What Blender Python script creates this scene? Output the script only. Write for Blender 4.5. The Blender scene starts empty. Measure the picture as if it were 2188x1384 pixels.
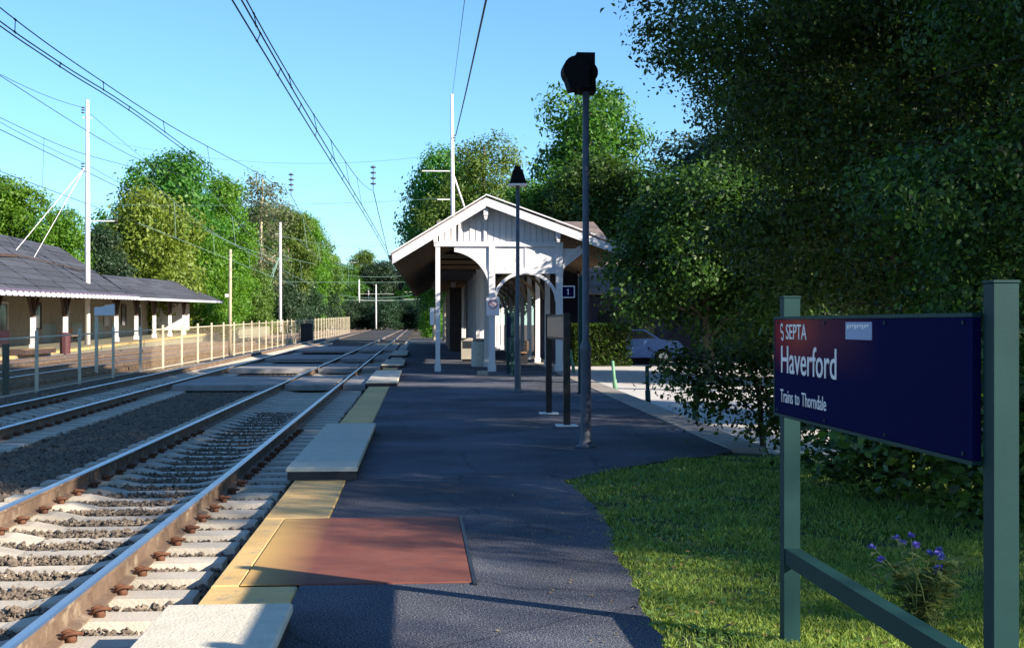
import bpy, bmesh, math, random
import numpy as np
from mathutils import Vector, Matrix
R = math.radians
random.seed(7)
S = bpy.context.scene
COL = S.collection

# ------------------------------------------------------------------ camera, sky, sun, exposure
cam_d = bpy.data.cameras.new('camera')
cam = bpy.data.objects.new('camera', cam_d)
COL.objects.link(cam)
cam_d.sensor_width = 36.0
cam_d.lens = 36.0 * 2850 / 2188
cam_d.clip_start = 0.1
cam_d.clip_end = 3000
cam.location = (0, 0, 1.55)
cam.rotation_euler = (R(90), 0, R(-4.034))
S.camera = cam

SUN_EL = R(25.0)
SUN_H = Vector((0.816, -0.578, 0))            # horizontal direction towards the sun
w = bpy.data.worlds.new('World')
S.world = w
w.use_nodes = True
nt = w.node_tree
bg = nt.nodes['Background']
sky = nt.nodes.new('ShaderNodeTexSky')
sky.sky_type = 'NISHITA'
sky.sun_disc = False
sky.sun_elevation = SUN_EL
sky.sun_rotation = math.atan2(SUN_H.x, SUN_H.y)
sky.air_density = 1.0
sky.dust_density = 0.3
sky.ozone_density = 2.2
tint = nt.nodes.new('ShaderNodeMix')
tint.data_type = 'RGBA'
tint.blend_type = 'MULTIPLY'
tint.inputs[0].default_value = 1.0
tint.inputs[7].default_value = (0.80, 1.19, 1.50, 1)
nt.links.new(sky.outputs[0], tint.inputs[6])
nt.links.new(tint.outputs[2], bg.inputs[0])
bg.inputs[1].default_value = 0.062

sd = bpy.data.lights.new('sun', 'SUN')
sd.energy = 5.0
sd.angle = R(0.55)
sd.color = (1.0, 0.885, 0.72)
so = bpy.data.objects.new('sun', sd)
COL.objects.link(so)
sv = Vector((SUN_H.x * math.cos(SUN_EL), SUN_H.y * math.cos(SUN_EL), math.sin(SUN_EL)))
so.rotation_euler = sv.to_track_quat('Z', 'Y').to_euler()

S.view_settings.view_transform = 'Standard'
S.view_settings.look = 'None'
S.view_settings.exposure = 1.32
S.view_settings.gamma = 1.0
S.view_settings.use_curve_mapping = False
S.cycles.max_bounces = 5
S.cycles.diffuse_bounces = 2
S.cycles.glossy_bounces = 2
S.cycles.transparent_max_bounces = 12
S.cycles.use_denoising = True

# ------------------------------------------------------------------ materials
MATS = {}
def mat(name, c1, c2=None, scale=4.0, rough=0.8, metal=0.0, detail=6.0, bump=0.0, bscale=None, rnd=0.0, stretch=None, spec=0.3, c3=None, c3scale=1.0, c3th=0.6):
    if name in MATS:
        return MATS[name]
    m = bpy.data.materials.new(name)
    m.use_nodes = True
    n = m.node_tree
    b = n.nodes['Principled BSDF']
    b.inputs['Roughness'].default_value = rough
    b.inputs['Metallic'].default_value = metal
    b.inputs['Specular IOR Level'].default_value = spec
    tc = n.nodes.new('ShaderNodeTexCoord')
    vec = tc.outputs['Object']
    if stretch:
        mp = n.nodes.new('ShaderNodeMapping')
        mp.inputs['Scale'].default_value = stretch
        n.links.new(vec, mp.inputs[0])
        vec = mp.outputs[0]
    if c2 is None:
        c2 = tuple(x * 0.8 for x in c1)
    no = n.nodes.new('ShaderNodeTexNoise')
    no.inputs['Scale'].default_value = scale
    no.inputs['Detail'].default_value = detail
    no.inputs['Roughness'].default_value = 0.65
    n.links.new(vec, no.inputs['Vector'])
    rp = n.nodes.new('ShaderNodeValToRGB')
    rp.color_ramp.elements[0].position = 0.32
    rp.color_ramp.elements[1].position = 0.68
    rp.color_ramp.elements[0].color = (*c1, 1)
    rp.color_ramp.elements[1].color = (*c2, 1)
    n.links.new(no.outputs[0], rp.inputs[0])
    out = rp.outputs[0]
    if c3 is not None:
        n3 = n.nodes.new('ShaderNodeTexNoise')
        n3.inputs['Scale'].default_value = c3scale
        n3.inputs['Detail'].default_value = 8
        n3.inputs['Roughness'].default_value = 0.7
        n.links.new(vec, n3.inputs['Vector'])
        r3 = n.nodes.new('ShaderNodeMapRange')
        r3.inputs[1].default_value = c3th
        r3.inputs[2].default_value = c3th + 0.12
        n.links.new(n3.outputs[0], r3.inputs[0])
        mx = n.nodes.new('ShaderNodeMix')
        mx.data_type = 'RGBA'
        n.links.new(r3.outputs[0], mx.inputs[0])
        n.links.new(out, mx.inputs[6])
        mx.inputs[7].default_value = (*c3, 1)
        out = mx.outputs[2]
    if rnd > 0:
        oi = n.nodes.new('ShaderNodeObjectInfo')
        hs = n.nodes.new('ShaderNodeHueSaturation')
        mr = n.nodes.new('ShaderNodeMapRange')
        mr.inputs[3].default_value = 1 - rnd
        mr.inputs[4].default_value = 1 + rnd
        n.links.new(oi.outputs['Random'], mr.inputs[0])
        n.links.new(mr.outputs[0], hs.inputs['Value'])
        n.links.new(out, hs.inputs['Color'])
        out = hs.outputs[0]
    n.links.new(out, b.inputs['Base Color'])
    if bump > 0:
        bn = n.nodes.new('ShaderNodeTexNoise')
        bn.inputs['Scale'].default_value = bscale or scale * 4
        bn.inputs['Detail'].default_value = 8
        n.links.new(vec, bn.inputs['Vector'])
        bp = n.nodes.new('ShaderNodeBump')
        bp.inputs['Strength'].default_value = bump
        bp.inputs['Distance'].default_value = 0.02
        n.links.new(bn.outputs[0], bp.inputs['Height'])
        n.links.new(bp.outputs[0], b.inputs['Normal'])
    MATS[name] = m
    return m

def leafmat(name, c1, c2, trans=0.35, obj_rnd=0.12):
    m = bpy.data.materials.new(name)
    m.use_nodes = True
    n = m.node_tree
    b = n.nodes['Principled BSDF']
    b.inputs['Roughness'].default_value = 0.5
    b.inputs['Specular IOR Level'].default_value = 0.35
    g = n.nodes.new('ShaderNodeNewGeometry')
    rp = n.nodes.new('ShaderNodeValToRGB')
    rp.color_ramp.elements[0].color = (*c1, 1)
    rp.color_ramp.elements[1].color = (*c2, 1)
    n.links.new(g.outputs['Random Per Island'], rp.inputs[0])
    oi = n.nodes.new('ShaderNodeObjectInfo')
    hs = n.nodes.new('ShaderNodeHueSaturation')
    mr = n.nodes.new('ShaderNodeMapRange')
    mr.inputs[3].default_value = 1 - obj_rnd
    mr.inputs[4].default_value = 1 + obj_rnd
    n.links.new(oi.outputs['Random'], mr.inputs[0])
    n.links.new(mr.outputs[0], hs.inputs['Value'])
    mr2 = n.nodes.new('ShaderNodeMapRange')
    mr2.inputs[3].default_value = 0.485
    mr2.inputs[4].default_value = 0.515
    n.links.new(oi.outputs['Random'], mr2.inputs[0])
    n.links.new(mr2.outputs[0], hs.inputs['Hue'])
    n.links.new(rp.outputs[0], hs.inputs['Color'])
    n.links.new(hs.outputs[0], b.inputs['Base Color'])
    tr = n.nodes.new('ShaderNodeBsdfTranslucent')
    hs2 = n.nodes.new('ShaderNodeHueSaturation')
    hs2.inputs['Hue'].default_value = 0.485
    hs2.inputs['Saturation'].default_value = 1.1
    hs2.inputs['Value'].default_value = 1.5
    n.links.new(hs.outputs[0], hs2.inputs['Color'])
    n.links.new(hs2.outputs[0], tr.inputs[0])
    ms = n.nodes.new('ShaderNodeMixShader')
    ms.inputs[0].default_value = trans
    n.links.new(b.outputs[0], ms.inputs[1])
    n.links.new(tr.outputs[0], ms.inputs[2])
    n.links.new(ms.outputs[0], n.nodes['Material Output'].inputs[0])
    MATS[name] = m
    return m

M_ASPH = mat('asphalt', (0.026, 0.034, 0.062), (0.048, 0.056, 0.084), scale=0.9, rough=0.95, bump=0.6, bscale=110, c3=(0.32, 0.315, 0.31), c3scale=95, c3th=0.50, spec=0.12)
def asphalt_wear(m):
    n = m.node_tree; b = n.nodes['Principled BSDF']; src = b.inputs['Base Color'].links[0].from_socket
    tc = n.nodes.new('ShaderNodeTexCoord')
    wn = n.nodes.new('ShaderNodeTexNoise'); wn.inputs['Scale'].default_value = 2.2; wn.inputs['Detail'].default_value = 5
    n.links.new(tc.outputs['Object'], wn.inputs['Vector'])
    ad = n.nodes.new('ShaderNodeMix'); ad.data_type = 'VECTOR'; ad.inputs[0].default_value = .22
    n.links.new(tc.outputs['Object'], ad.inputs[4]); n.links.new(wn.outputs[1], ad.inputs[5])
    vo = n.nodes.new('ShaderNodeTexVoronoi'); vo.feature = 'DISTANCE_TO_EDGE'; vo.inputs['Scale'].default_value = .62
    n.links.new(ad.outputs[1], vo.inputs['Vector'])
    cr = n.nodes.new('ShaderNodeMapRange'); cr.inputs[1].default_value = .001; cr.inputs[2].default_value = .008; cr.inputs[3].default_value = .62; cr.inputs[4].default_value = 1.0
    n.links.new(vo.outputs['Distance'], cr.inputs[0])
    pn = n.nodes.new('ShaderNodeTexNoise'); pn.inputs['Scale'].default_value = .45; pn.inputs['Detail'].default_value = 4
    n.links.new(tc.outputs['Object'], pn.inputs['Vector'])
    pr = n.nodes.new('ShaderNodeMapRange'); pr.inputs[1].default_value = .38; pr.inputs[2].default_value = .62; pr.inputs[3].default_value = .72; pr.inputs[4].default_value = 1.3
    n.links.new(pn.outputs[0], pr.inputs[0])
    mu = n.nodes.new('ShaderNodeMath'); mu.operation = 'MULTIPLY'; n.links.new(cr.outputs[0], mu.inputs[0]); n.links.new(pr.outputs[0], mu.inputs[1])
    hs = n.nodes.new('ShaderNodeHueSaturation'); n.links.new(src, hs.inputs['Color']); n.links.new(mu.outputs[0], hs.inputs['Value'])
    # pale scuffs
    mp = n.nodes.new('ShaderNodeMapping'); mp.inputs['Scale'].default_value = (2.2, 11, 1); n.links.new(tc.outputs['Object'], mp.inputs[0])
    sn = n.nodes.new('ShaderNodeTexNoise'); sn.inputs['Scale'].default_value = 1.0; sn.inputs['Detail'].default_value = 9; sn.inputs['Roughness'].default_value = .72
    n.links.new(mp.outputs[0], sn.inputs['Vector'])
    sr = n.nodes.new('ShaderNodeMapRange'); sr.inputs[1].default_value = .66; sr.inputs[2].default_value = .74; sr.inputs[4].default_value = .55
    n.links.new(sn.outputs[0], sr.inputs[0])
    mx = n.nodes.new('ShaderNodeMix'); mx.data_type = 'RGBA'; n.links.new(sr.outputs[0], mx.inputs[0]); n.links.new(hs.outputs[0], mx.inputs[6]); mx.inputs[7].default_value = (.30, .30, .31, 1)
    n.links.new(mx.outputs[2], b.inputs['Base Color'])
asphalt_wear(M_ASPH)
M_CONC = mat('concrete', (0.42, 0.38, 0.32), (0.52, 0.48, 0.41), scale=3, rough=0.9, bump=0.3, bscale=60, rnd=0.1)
M_SLEEP = mat('sleeper_concrete', (0.40, 0.36, 0.30), (0.52, 0.47, 0.40), scale=5, rough=0.9, bump=0.3, bscale=50, rnd=0.12, c3=(0.22, 0.16, 0.10), c3scale=4, c3th=0.66)
M_SLEEPD = mat('sleeper_wood', (0.10, 0.065, 0.04), (0.17, 0.11, 0.07), scale=4, rough=0.9, rnd=0.2, stretch=(1, 8, 1))
M_RAILB = mat('rail_rust', (0.115, 0.075, 0.054), (0.20, 0.14, 0.10), scale=6, rough=0.7, bump=0.25, bscale=40, c3=(0.29, 0.235, 0.175), c3scale=3, c3th=0.54)
M_RAILT = mat('rail_polish', (0.55, 0.56, 0.58), (0.66, 0.66, 0.67), scale=2, rough=0.36, metal=1.0)
M_CLIP = mat('clip_rust', (0.085, 0.035, 0.022), (0.15, 0.065, 0.035), scale=20, rough=0.8)
M_BALL = mat('ballast', (0.022, 0.022, 0.026), (0.055, 0.052, 0.054), scale=14, rough=0.95, bump=1.0, bscale=22)
M_STONE = mat('ballast_stone', (0.058, 0.049, 0.043), (0.23, 0.182, 0.138), scale=9, rough=0.95)
M_BALLB = mat('ballast_brown', (0.13, 0.08, 0.05), (0.24, 0.15, 0.09), scale=10, rough=0.95, bump=1.0, bscale=18)
M_YEL = mat('yellow_paint', (0.56, 0.36, 0.13), (0.66, 0.45, 0.20), scale=2.5, rough=0.8, bump=0.25, bscale=50, rnd=0.08, c3=(0.36, 0.29, 0.19), c3scale=6, c3th=0.55)
M_BLOCK = mat('block_concrete', (0.50, 0.46, 0.38), (0.60, 0.55, 0.46), scale=7, rough=0.9, bump=0.4, bscale=70, rnd=0.05, c3=(0.36, 0.33, 0.28), c3scale=45, c3th=0.58)
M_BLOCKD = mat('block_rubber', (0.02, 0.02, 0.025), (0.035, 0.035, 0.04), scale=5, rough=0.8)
M_RED = mat('red_plate', (0.14, 0.042, 0.032), (0.20, 0.068, 0.047), scale=3.2, rough=0.8, c3=(0.13, 0.055, 0.045), c3scale=5, c3th=0.54, bump=0.1, bscale=80)
M_TIMB = mat('crossing_timber', (0.20, 0.19, 0.19), (0.32, 0.30, 0.29), scale=3, rough=0.85, stretch=(1, 6, 1), rnd=0.1)
M_WHITE = mat('white_paint', (0.55, 0.55, 0.59), (0.62, 0.62, 0.66), scale=2.0, rough=0.6, c3=(0.46, 0.45, 0.46), c3scale=2.5, c3th=0.62)
M_WHITE2 = mat('white_siding', (0.54, 0.54, 0.58), (0.61, 0.61, 0.65), scale=3.0, rough=0.6, rnd=0.04, stretch=(4, 4, 0.6))
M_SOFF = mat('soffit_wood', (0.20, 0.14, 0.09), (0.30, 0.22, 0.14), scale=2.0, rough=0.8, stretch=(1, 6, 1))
M_SHIN = mat('roof_shingle', (0.040, 0.044, 0.060), (0.075, 0.080, 0.102), scale=2.5, rough=0.9, rnd=0.22, bump=0.5, bscale=30)
M_SHINB = mat('roof_shingle_brown', (0.11, 0.088, 0.082), (0.18, 0.145, 0.135), scale=2.5, rough=0.9, rnd=0.2)
M_LAMP = mat('lamp_black', (0.006, 0.006, 0.008), (0.010, 0.009, 0.010), scale=5, rough=0.8, spec=0.08)
M_POLEG = mat('pole_grey_blue', (0.06, 0.068, 0.09), (0.09, 0.10, 0.13), scale=4, rough=0.55)
M_BLACK = mat('black_paint', (0.012, 0.012, 0.015), (0.02, 0.02, 0.024), scale=4, rough=0.5)
M_GREEN = mat('green_steel', (0.006, 0.033, 0.035), (0.009, 0.043, 0.044), scale=3, rough=0.6, bump=0.05, bscale=200, spec=0.2)
M_GREEN2 = mat('green_post_paint', (0.10, 0.22, 0.14), (0.14, 0.28, 0.18), scale=4, rough=0.6)
M_NAVY = mat('navy_sign', (0.0025, 0.004, 0.040), (0.003, 0.005, 0.050), scale=1.0, rough=0.8, spec=0.03)
M_SIGNW = mat('sign_white', (0.70, 0.70, 0.72), (0.75, 0.75, 0.76), scale=3, rough=0.5)
M_SIGNR = mat('sign_red', (0.30, 0.035, 0.04), (0.34, 0.05, 0.05), scale=1.5, rough=0.35)
M_PALE = mat('pale_blue_label', (0.22, 0.30, 0.48), (0.26, 0.34, 0.52), scale=5, rough=0.5)
M_PINKW = mat('pink_white_sign', (0.74, 0.66, 0.70), (0.78, 0.70, 0.74), scale=4, rough=0.5)
M_REDM = mat('red_mark', (0.45, 0.10, 0.12), rough=0.5)
M_FENCEP = mat('fence_post', (0.50, 0.44, 0.33), (0.60, 0.54, 0.42), scale=4, rough=0.7)
M_POLEW = mat('steel_pole_white', (0.62, 0.60, 0.60), (0.72, 0.70, 0.69), scale=2, rough=0.6)
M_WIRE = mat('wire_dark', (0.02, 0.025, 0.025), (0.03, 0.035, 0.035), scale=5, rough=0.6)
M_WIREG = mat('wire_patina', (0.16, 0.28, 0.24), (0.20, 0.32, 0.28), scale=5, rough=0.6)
M_INS = mat('insulator_brown', (0.05, 0.04, 0.05), rough=0.3)
M_BARK = mat('bark', (0.10, 0.075, 0.05), (0.20, 0.15, 0.10), scale=5, rough=0.95, bump=0.8, bscale=14, stretch=(3, 3, 0.5))
M_BARKP = mat('bark_pale', (0.34, 0.28, 0.20), (0.46, 0.40, 0.30), scale=4, rough=0.95, bump=0.5, bscale=14, stretch=(3, 3, 0.5))
M_BARKD = mat('bark_dark', (0.035, 0.028, 0.022), (0.07, 0.055, 0.04), scale=5, rough=0.95, bump=0.8, bscale=14, stretch=(3, 3, 0.5))
M_SOIL = mat('soil', (0.05, 0.04, 0.028), (0.09, 0.07, 0.045), scale=3, rough=0.95, bump=0.6, bscale=20)
M_LAWN = mat('lawn_soil', (0.035, 0.055, 0.018), (0.06, 0.075, 0.028), scale=6, rough=0.95, bump=0.8, bscale=40)
M_PARK = mat('parking_concrete', (0.46, 0.44, 0.42), (0.54, 0.52, 0.49), scale=0.7, rough=0.9, c3=(0.34, 0.32, 0.31), c3scale=0.8, c3th=0.62)
M_KERB = mat('kerb_concrete', (0.24, 0.215, 0.19), (0.33, 0.295, 0.26), scale=3, rough=0.9, bump=0.3, bscale=40, rnd=0.08)
M_SHADEW = mat('shaded_wall', (0.03, 0.032, 0.07), (0.045, 0.048, 0.09), scale=2, rough=0.7)  # the station wall's shade is put into this navy base colour
M_BEIGE = mat('beige_wall', (0.26, 0.235, 0.20), (0.34, 0.31, 0.26), scale=2, rough=0.85)
M_TEAL = mat('teal_grey_panel', (0.26, 0.32, 0.32), (0.30, 0.36, 0.36), scale=2, rough=0.8)
M_DARKW = mat('dark_brown_wood', (0.055, 0.035, 0.03), (0.085, 0.055, 0.045), scale=3, rough=0.7)
M_GLASS = mat('dark_glass', (0.02, 0.025, 0.03), (0.03, 0.035, 0.04), scale=1, rough=0.08, spec=0.6)
M_CAR = mat('car_blue', (0.07, 0.15, 0.36), (0.08, 0.16, 0.38), scale=1, rough=0.4, spec=0.3)
M_TYRE = mat('tyre', (0.015, 0.015, 0.016), rough=0.9)
M_CHROME = mat('wheel_metal', (0.5, 0.5, 0.52), rough=0.3, metal=1.0)
M_BIN = mat('bin_pebble', (0.62, 0.60, 0.54), (0.40, 0.39, 0.35), scale=9, rough=0.9, bump=0.5, bscale=20)
M_BLUE = mat('blue_plastic', (0.05, 0.14, 0.40), rough=0.5)
M_BENCH = mat('bench_brown', (0.28, 0.16, 0.09), (0.36, 0.22, 0.13), scale=4, rough=0.7)

L_NEAR = leafmat('leaf_near_dark', (0.006, 0.020, 0.004), (0.080, 0.150, 0.024), 0.36)
L_MID = leafmat('leaf_mid', (0.014, 0.048, 0.008), (0.060, 0.135, 0.020), 0.34)
L_BRIGHT = leafmat('leaf_bright', (0.055, 0.16, 0.012), (0.14, 0.28, 0.028), 0.42)
L_GREEN = leafmat('leaf_green', (0.030, 0.11, 0.014), (0.08, 0.20, 0.026), 0.38, 0.2)
L_OLIVE = leafmat('leaf_olive', (0.055, 0.125, 0.018), (0.13, 0.21, 0.036), 0.35)
L_YEL = leafmat('leaf_yellow_green', (0.11, 0.20, 0.022), (0.22, 0.31, 0.055), 0.40)
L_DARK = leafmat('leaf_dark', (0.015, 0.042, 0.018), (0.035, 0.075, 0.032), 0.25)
L_PINK = leafmat('leaf_pinkish', (0.085, 0.115, 0.045), (0.17, 0.175, 0.095), 0.35)
L_GRASS = leafmat('grass_blade', (0.045, 0.11, 0.014), (0.37, 0.47, 0.11), 0.38)
L_PLANT = leafmat('plant_leaf', (0.11, 0.17, 0.05), (0.22, 0.29, 0.12), 0.35)
L_PETAL = leafmat('petal_violet', (0.06, 0.06, 0.34), (0.15, 0.14, 0.50), 0.3)

# ------------------------------------------------------------------ geometry helpers
class MB:
    def __init__(self):
        self.v = []; self.f = []; self.mi = []; self.cur = 0; self.sm = False
    def add(self, vs, fs):
        o = len(self.v)
        self.v += [tuple(p) for p in vs]
        for f in fs:
            self.f.append(tuple(i + o for i in f)); self.mi.append(self.cur)
        return self
    def box(self, x0, x1, y0, y1, z0, z1):
        vs = [(x0, y0, z0), (x1, y0, z0), (x1, y1, z0), (x0, y1, z0), (x0, y0, z1), (x1, y0, z1), (x1, y1, z1), (x0, y1, z1)]
        return self.add(vs, [(0, 3, 2, 1), (4, 5, 6, 7), (0, 1, 5, 4), (1, 2, 6, 5), (2, 3, 7, 6), (3, 0, 4, 7)])
    def cbox(self, x0, x1, y0, y1, z0, z1, b):          # box with chamfered top edges
        vs = [(x0, y0, z0), (x1, y0, z0), (x1, y1, z0), (x0, y1, z0),
              (x0, y0, z1 - b), (x1, y0, z1 - b), (x1, y1, z1 - b), (x0, y1, z1 - b),
              (x0 + b, y0 + b, z1), (x1 - b, y0 + b, z1), (x1 - b, y1 - b, z1), (x0 + b, y1 - b, z1)]
        fs = [(0, 3, 2, 1), (8, 9, 10, 11)]
        for i in range(4):
            j = (i + 1) % 4
            fs += [(i, j, j + 4, i + 4), (i + 4, j + 4, j + 8, i + 8)]
        return self.add(vs, fs)
    def bar(self, a, b, w, h=None, up=(0, 0, 1)):        # rectangular bar from a to b
        h = h or w
        a = Vector(a); b = Vector(b); d = (b - a).normalized(); up = Vector(up)
        s = d.cross(up)
        if s.length < 1e-4:
            s = d.cross(Vector((0, 1, 0)))
        s.normalize(); u = s.cross(d).normalized()
        vs = []
        for p in (a, b):
            for i, j in ((-1, -1), (1, -1), (1, 1), (-1, 1)):
                vs.append(p + s * (w / 2 * i) + u * (h / 2 * j))
        return self.add(vs, [(3, 2, 1, 0), (4, 5, 6, 7), (0, 1, 5, 4), (1, 2, 6, 5), (2, 3, 7, 6), (3, 0, 4, 7)])
    def tube(self, pts, rs, n=6, cap=True):
        pts = [Vector(p) for p in pts]
        if not hasattr(rs, '__len__'):
            rs = [rs] * len(pts)
        o = len(self.v); k = len(pts)
        ref = None
        for i, p in enumerate(pts):
            d = (pts[min(i + 1, k - 1)] - pts[max(i - 1, 0)])
            d = d.normalized() if d.length > 1e-9 else Vector((0, 0, 1))
            if ref is None:
                ref = d.cross(Vector((0, 0, 1)) if abs(d.z) < 0.9 else Vector((1, 0, 0))).normalized()
            s = (ref - d * ref.dot(d)).normalized(); ref = s
            u = d.cross(s)
            for j in range(n):
                a = 2 * math.pi * j / n
                self.v.append(tuple(p + s * (math.cos(a) * rs[i]) + u * (math.sin(a) * rs[i])))
        for i in range(k - 1):
            for j in range(n):
                j2 = (j + 1) % n
                self.f.append((o + i * n + j, o + i * n + j2, o + (i + 1) * n + j2, o + (i + 1) * n + j)); self.mi.append(self.cur)
        if cap:
            self.f.append(tuple(o + j for j in reversed(range(n)))); self.mi.append(self.cur)
            self.f.append(tuple(o + (k - 1) * n + j for j in range(n))); self.mi.append(self.cur)
        return self
    def lathe(self, prof, n=14, c=(0, 0, 0)):
        return self.tube_prof(prof, n, c)
    def tube_prof(self, prof, n, c):
        o = len(self.v)
        for r, z in prof:
            for j in range(n):
                a = 2 * math.pi * j / n
                self.v.append((c[0] + r * math.cos(a), c[1] + r * math.sin(a), c[2] + z))
        for i in range(len(prof) - 1):
            for j in range(n):
                j2 = (j + 1) % n
                self.f.append((o + i * n + j, o + i * n + j2, o + (i + 1) * n + j2, o + (i + 1) * n + j)); self.mi.append(self.cur)
        self.f.append(tuple(o + j for j in reversed(range(n)))); self.mi.append(self.cur)
        self.f.append(tuple(o + (len(prof) - 1) * n + j for j in range(n))); self.mi.append(self.cur)
        return self
    def prism(self, poly, d0, d1, axis='Y'):             # polygon in (x,z) extruded along Y, or in (y,z) along X, or (x,y) along Z
        n = len(poly)
        def P(p, d):
            return {'Y': (p[0], d, p[1]), 'X': (d, p[0], p[1]), 'Z': (p[0], p[1], d)}[axis]
        vs = [P(p, d0) for p in poly] + [P(p, d1) for p in poly]
        fs = [tuple(range(n)), tuple(reversed(range(n, 2 * n)))]
        for i in range(n):
            j = (i + 1) % n
            fs.append((i, i + n, j + n, j))
        return self.add(vs, fs)
    def mesh(self, name, mats):
        me = bpy.data.meshes.new(name)
        me.from_pydata(self.v, [], self.f)
        if not isinstance(mats, (list, tuple)):
            mats = [mats]
        for m in mats:
            me.materials.append(m)
        if len(mats) > 1:
            me.polygons.foreach_set('material_index', self.mi)
        bm = bmesh.new(); bm.from_mesh(me); bmesh.ops.recalc_face_normals(bm, faces=bm.faces); bm.to_mesh(me); bm.free()
        if self.sm:
            me.polygons.foreach_set('use_smooth', [True] * len(me.polygons))
        me.update()
        return me
    def build(self, name, mats, parent=None, loc=None, rotz=0):
        return obj(name, self.mesh(name, mats), parent, loc, rotz)

def obj(name, me, parent=None, loc=None, rotz=0):
    o = bpy.data.objects.new(name, me)
    COL.objects.link(o)
    if parent is not None:
        o.parent = parent
    if loc is not None:
        o.location = loc
    if rotz:
        o.rotation_euler = (0, 0, rotz)
    return o
def tag(o, label=None, cat=None, group=None, kind=None):
    if label: o['label'] = label
    if cat: o['category'] = cat
    if group: o['group'] = group
    if kind: o['kind'] = kind
    return o
def thing(name, label, cat, loc=(0, 0, 0), rotz=0, group=None):
    o = bpy.data.objects.new(name, None)
    o.empty_display_size = 0.2
    COL.objects.link(o)
    o.location = loc
    o.rotation_euler = (0, 0, rotz)
    return tag(o, label, cat, group)
def struct(o):
    o['kind'] = 'structure'
    return o
def npmesh(name, V, k, material):                        # V: (n*k,3) vertices, faces of k consecutive vertices
    n = len(V) // k
    me = bpy.data.meshes.new(name)
    me.vertices.add(len(V)); me.vertices.foreach_set('co', V.astype(np.float32).ravel())
    me.loops.add(n * k); me.loops.foreach_set('vertex_index', np.arange(n * k, dtype=np.int32))
    me.polygons.add(n); me.polygons.foreach_set('loop_start', np.arange(0, n * k, k, dtype=np.int32))
    me.materials.append(material)
    me.update(calc_edges=True)
    return me

# ------------------------------------------------------------------ lines of the place
def near_c(y): return -2.66 - 0.003 * max(0, y - 20)
def far_c(y): return -6.88 - 0.0202 * (y - 25)
def fence_x(y): return -9.55 - 0.016 * (y - 40)
def third_c(y): return -12.3 - 0.018 * (y - 40)
def fourth_c(y): return -16.1 - 0.018 * (y - 40)
PX0 = -1.22                                              # platform edge

# ------------------------------------------------------------------ ground, beds, platform, lawn, parking
g = MB(); g.add([(-1500, -200, -0.62), (1500, -200, -0.62), (1500, 2500, -0.62), (-1500, 2500, -0.62)], [(0, 1, 2, 3)])
struct(g.build('ground', M_SOIL))
def strip(name, xa, xb, z, y0, y1, m, n=12):
    b = MB()
    for i in range(n + 1):
        y = y0 + (y1 - y0) * (i / n) ** 1.5
        b.v += [(xa(y), y, z), (xb(y), y, z)]
    for i in range(n):
        b.f.append((2 * i, 2 * i + 1, 2 * i + 3, 2 * i + 2)); b.mi.append(0)
    return struct(b.build(name, m))
strip('ballast_bed', lambda y: fence_x(y) - 0.1, lambda y: PX0 + 0.05, -0.20, -3, 420, M_BALL)
strip('ballast_bed', lambda y: -18.6 - 0.018 * (y - 40), lambda y: fence_x(y) - 0.1, -0.24, 0, 420, M_BALLB)

# asphalt platform: outline follows the lawn edge and the kerb
def kerb_in(y): return 3.86 + 0.022 * max(0, y - 18)
def kerb_out(y): return 4.34 + 0.024 * max(0, y - 18)
right = [(1.05, -3), (1.10, 3), (1.14, 5.2), (1.18, 6.3), (1.22, 7.1), (1.30, 8.1), (1.35, 9.2), (1.49, 10.4), (1.50, 12.0), (1.46, 13.2), (1.9, 13.9), (2.7, 14.9), (3.5, 15.6), (3.86, 16.2)]
rj = random.Random(12); fine = []
for (xa, ya), (xb, yb) in zip(right, right[1:]):
    ns_ = max(1, int(math.hypot(xb - xa, yb - ya) / .12))
    for i in range(ns_):
        f = i / ns_; fine.append((xa + (xb - xa) * f + rj.uniform(-.028, .028), ya + (yb - ya) * f + rj.uniform(-.01, .01)))
right = fine + [right[-1]]
NLAWN = len(right)
right += [(kerb_in(y), y) for y in (18, 24, 30, 36, 44, 60, 90, 140)]
b = MB()
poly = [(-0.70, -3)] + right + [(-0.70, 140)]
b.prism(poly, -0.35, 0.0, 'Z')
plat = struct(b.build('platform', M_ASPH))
# raised asphalt lip along the lawn
b = MB()
# concrete edge slabs with worn yellow paint, one object each
sl = MB().cbox(PX0, -0.705, 0, 1.47, -0.16, 0.006, 0.012).mesh('edge_slab', M_YEL)
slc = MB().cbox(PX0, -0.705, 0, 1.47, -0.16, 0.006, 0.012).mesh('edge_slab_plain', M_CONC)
sln = MB().cbox(PX0, -1.055, 0, 2.69, -0.16, 0.006, 0.010).mesh('edge_slab_narrow', M_YEL)
y = -1.0
ys = []
while y < 7.5:
    ys.append(y); y += 1.5
ys = [7.985 - 1.5 * (i + 1) for i in range(6)]
y = 10.70
while y < 48:
    ys.append(y); y += 1.5
for y in ys:
    obj('edge_slab', sl, plat, (random.uniform(-.006, .006), y, random.uniform(-.004, .004)))
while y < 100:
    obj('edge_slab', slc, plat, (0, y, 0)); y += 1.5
obj('edge_slab', sln, plat, (0, 7.995, 0))
strip('platform_wall', lambda y: PX0 + 0.03, lambda y: PX0 + 0.031, -0.17, -3, 100, M_CONC)
b = MB().box(PX0 + 0.04, -0.70, -3, 140, -0.5, -0.161); struct(b.build('platform_footing', M_CONC))

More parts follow.
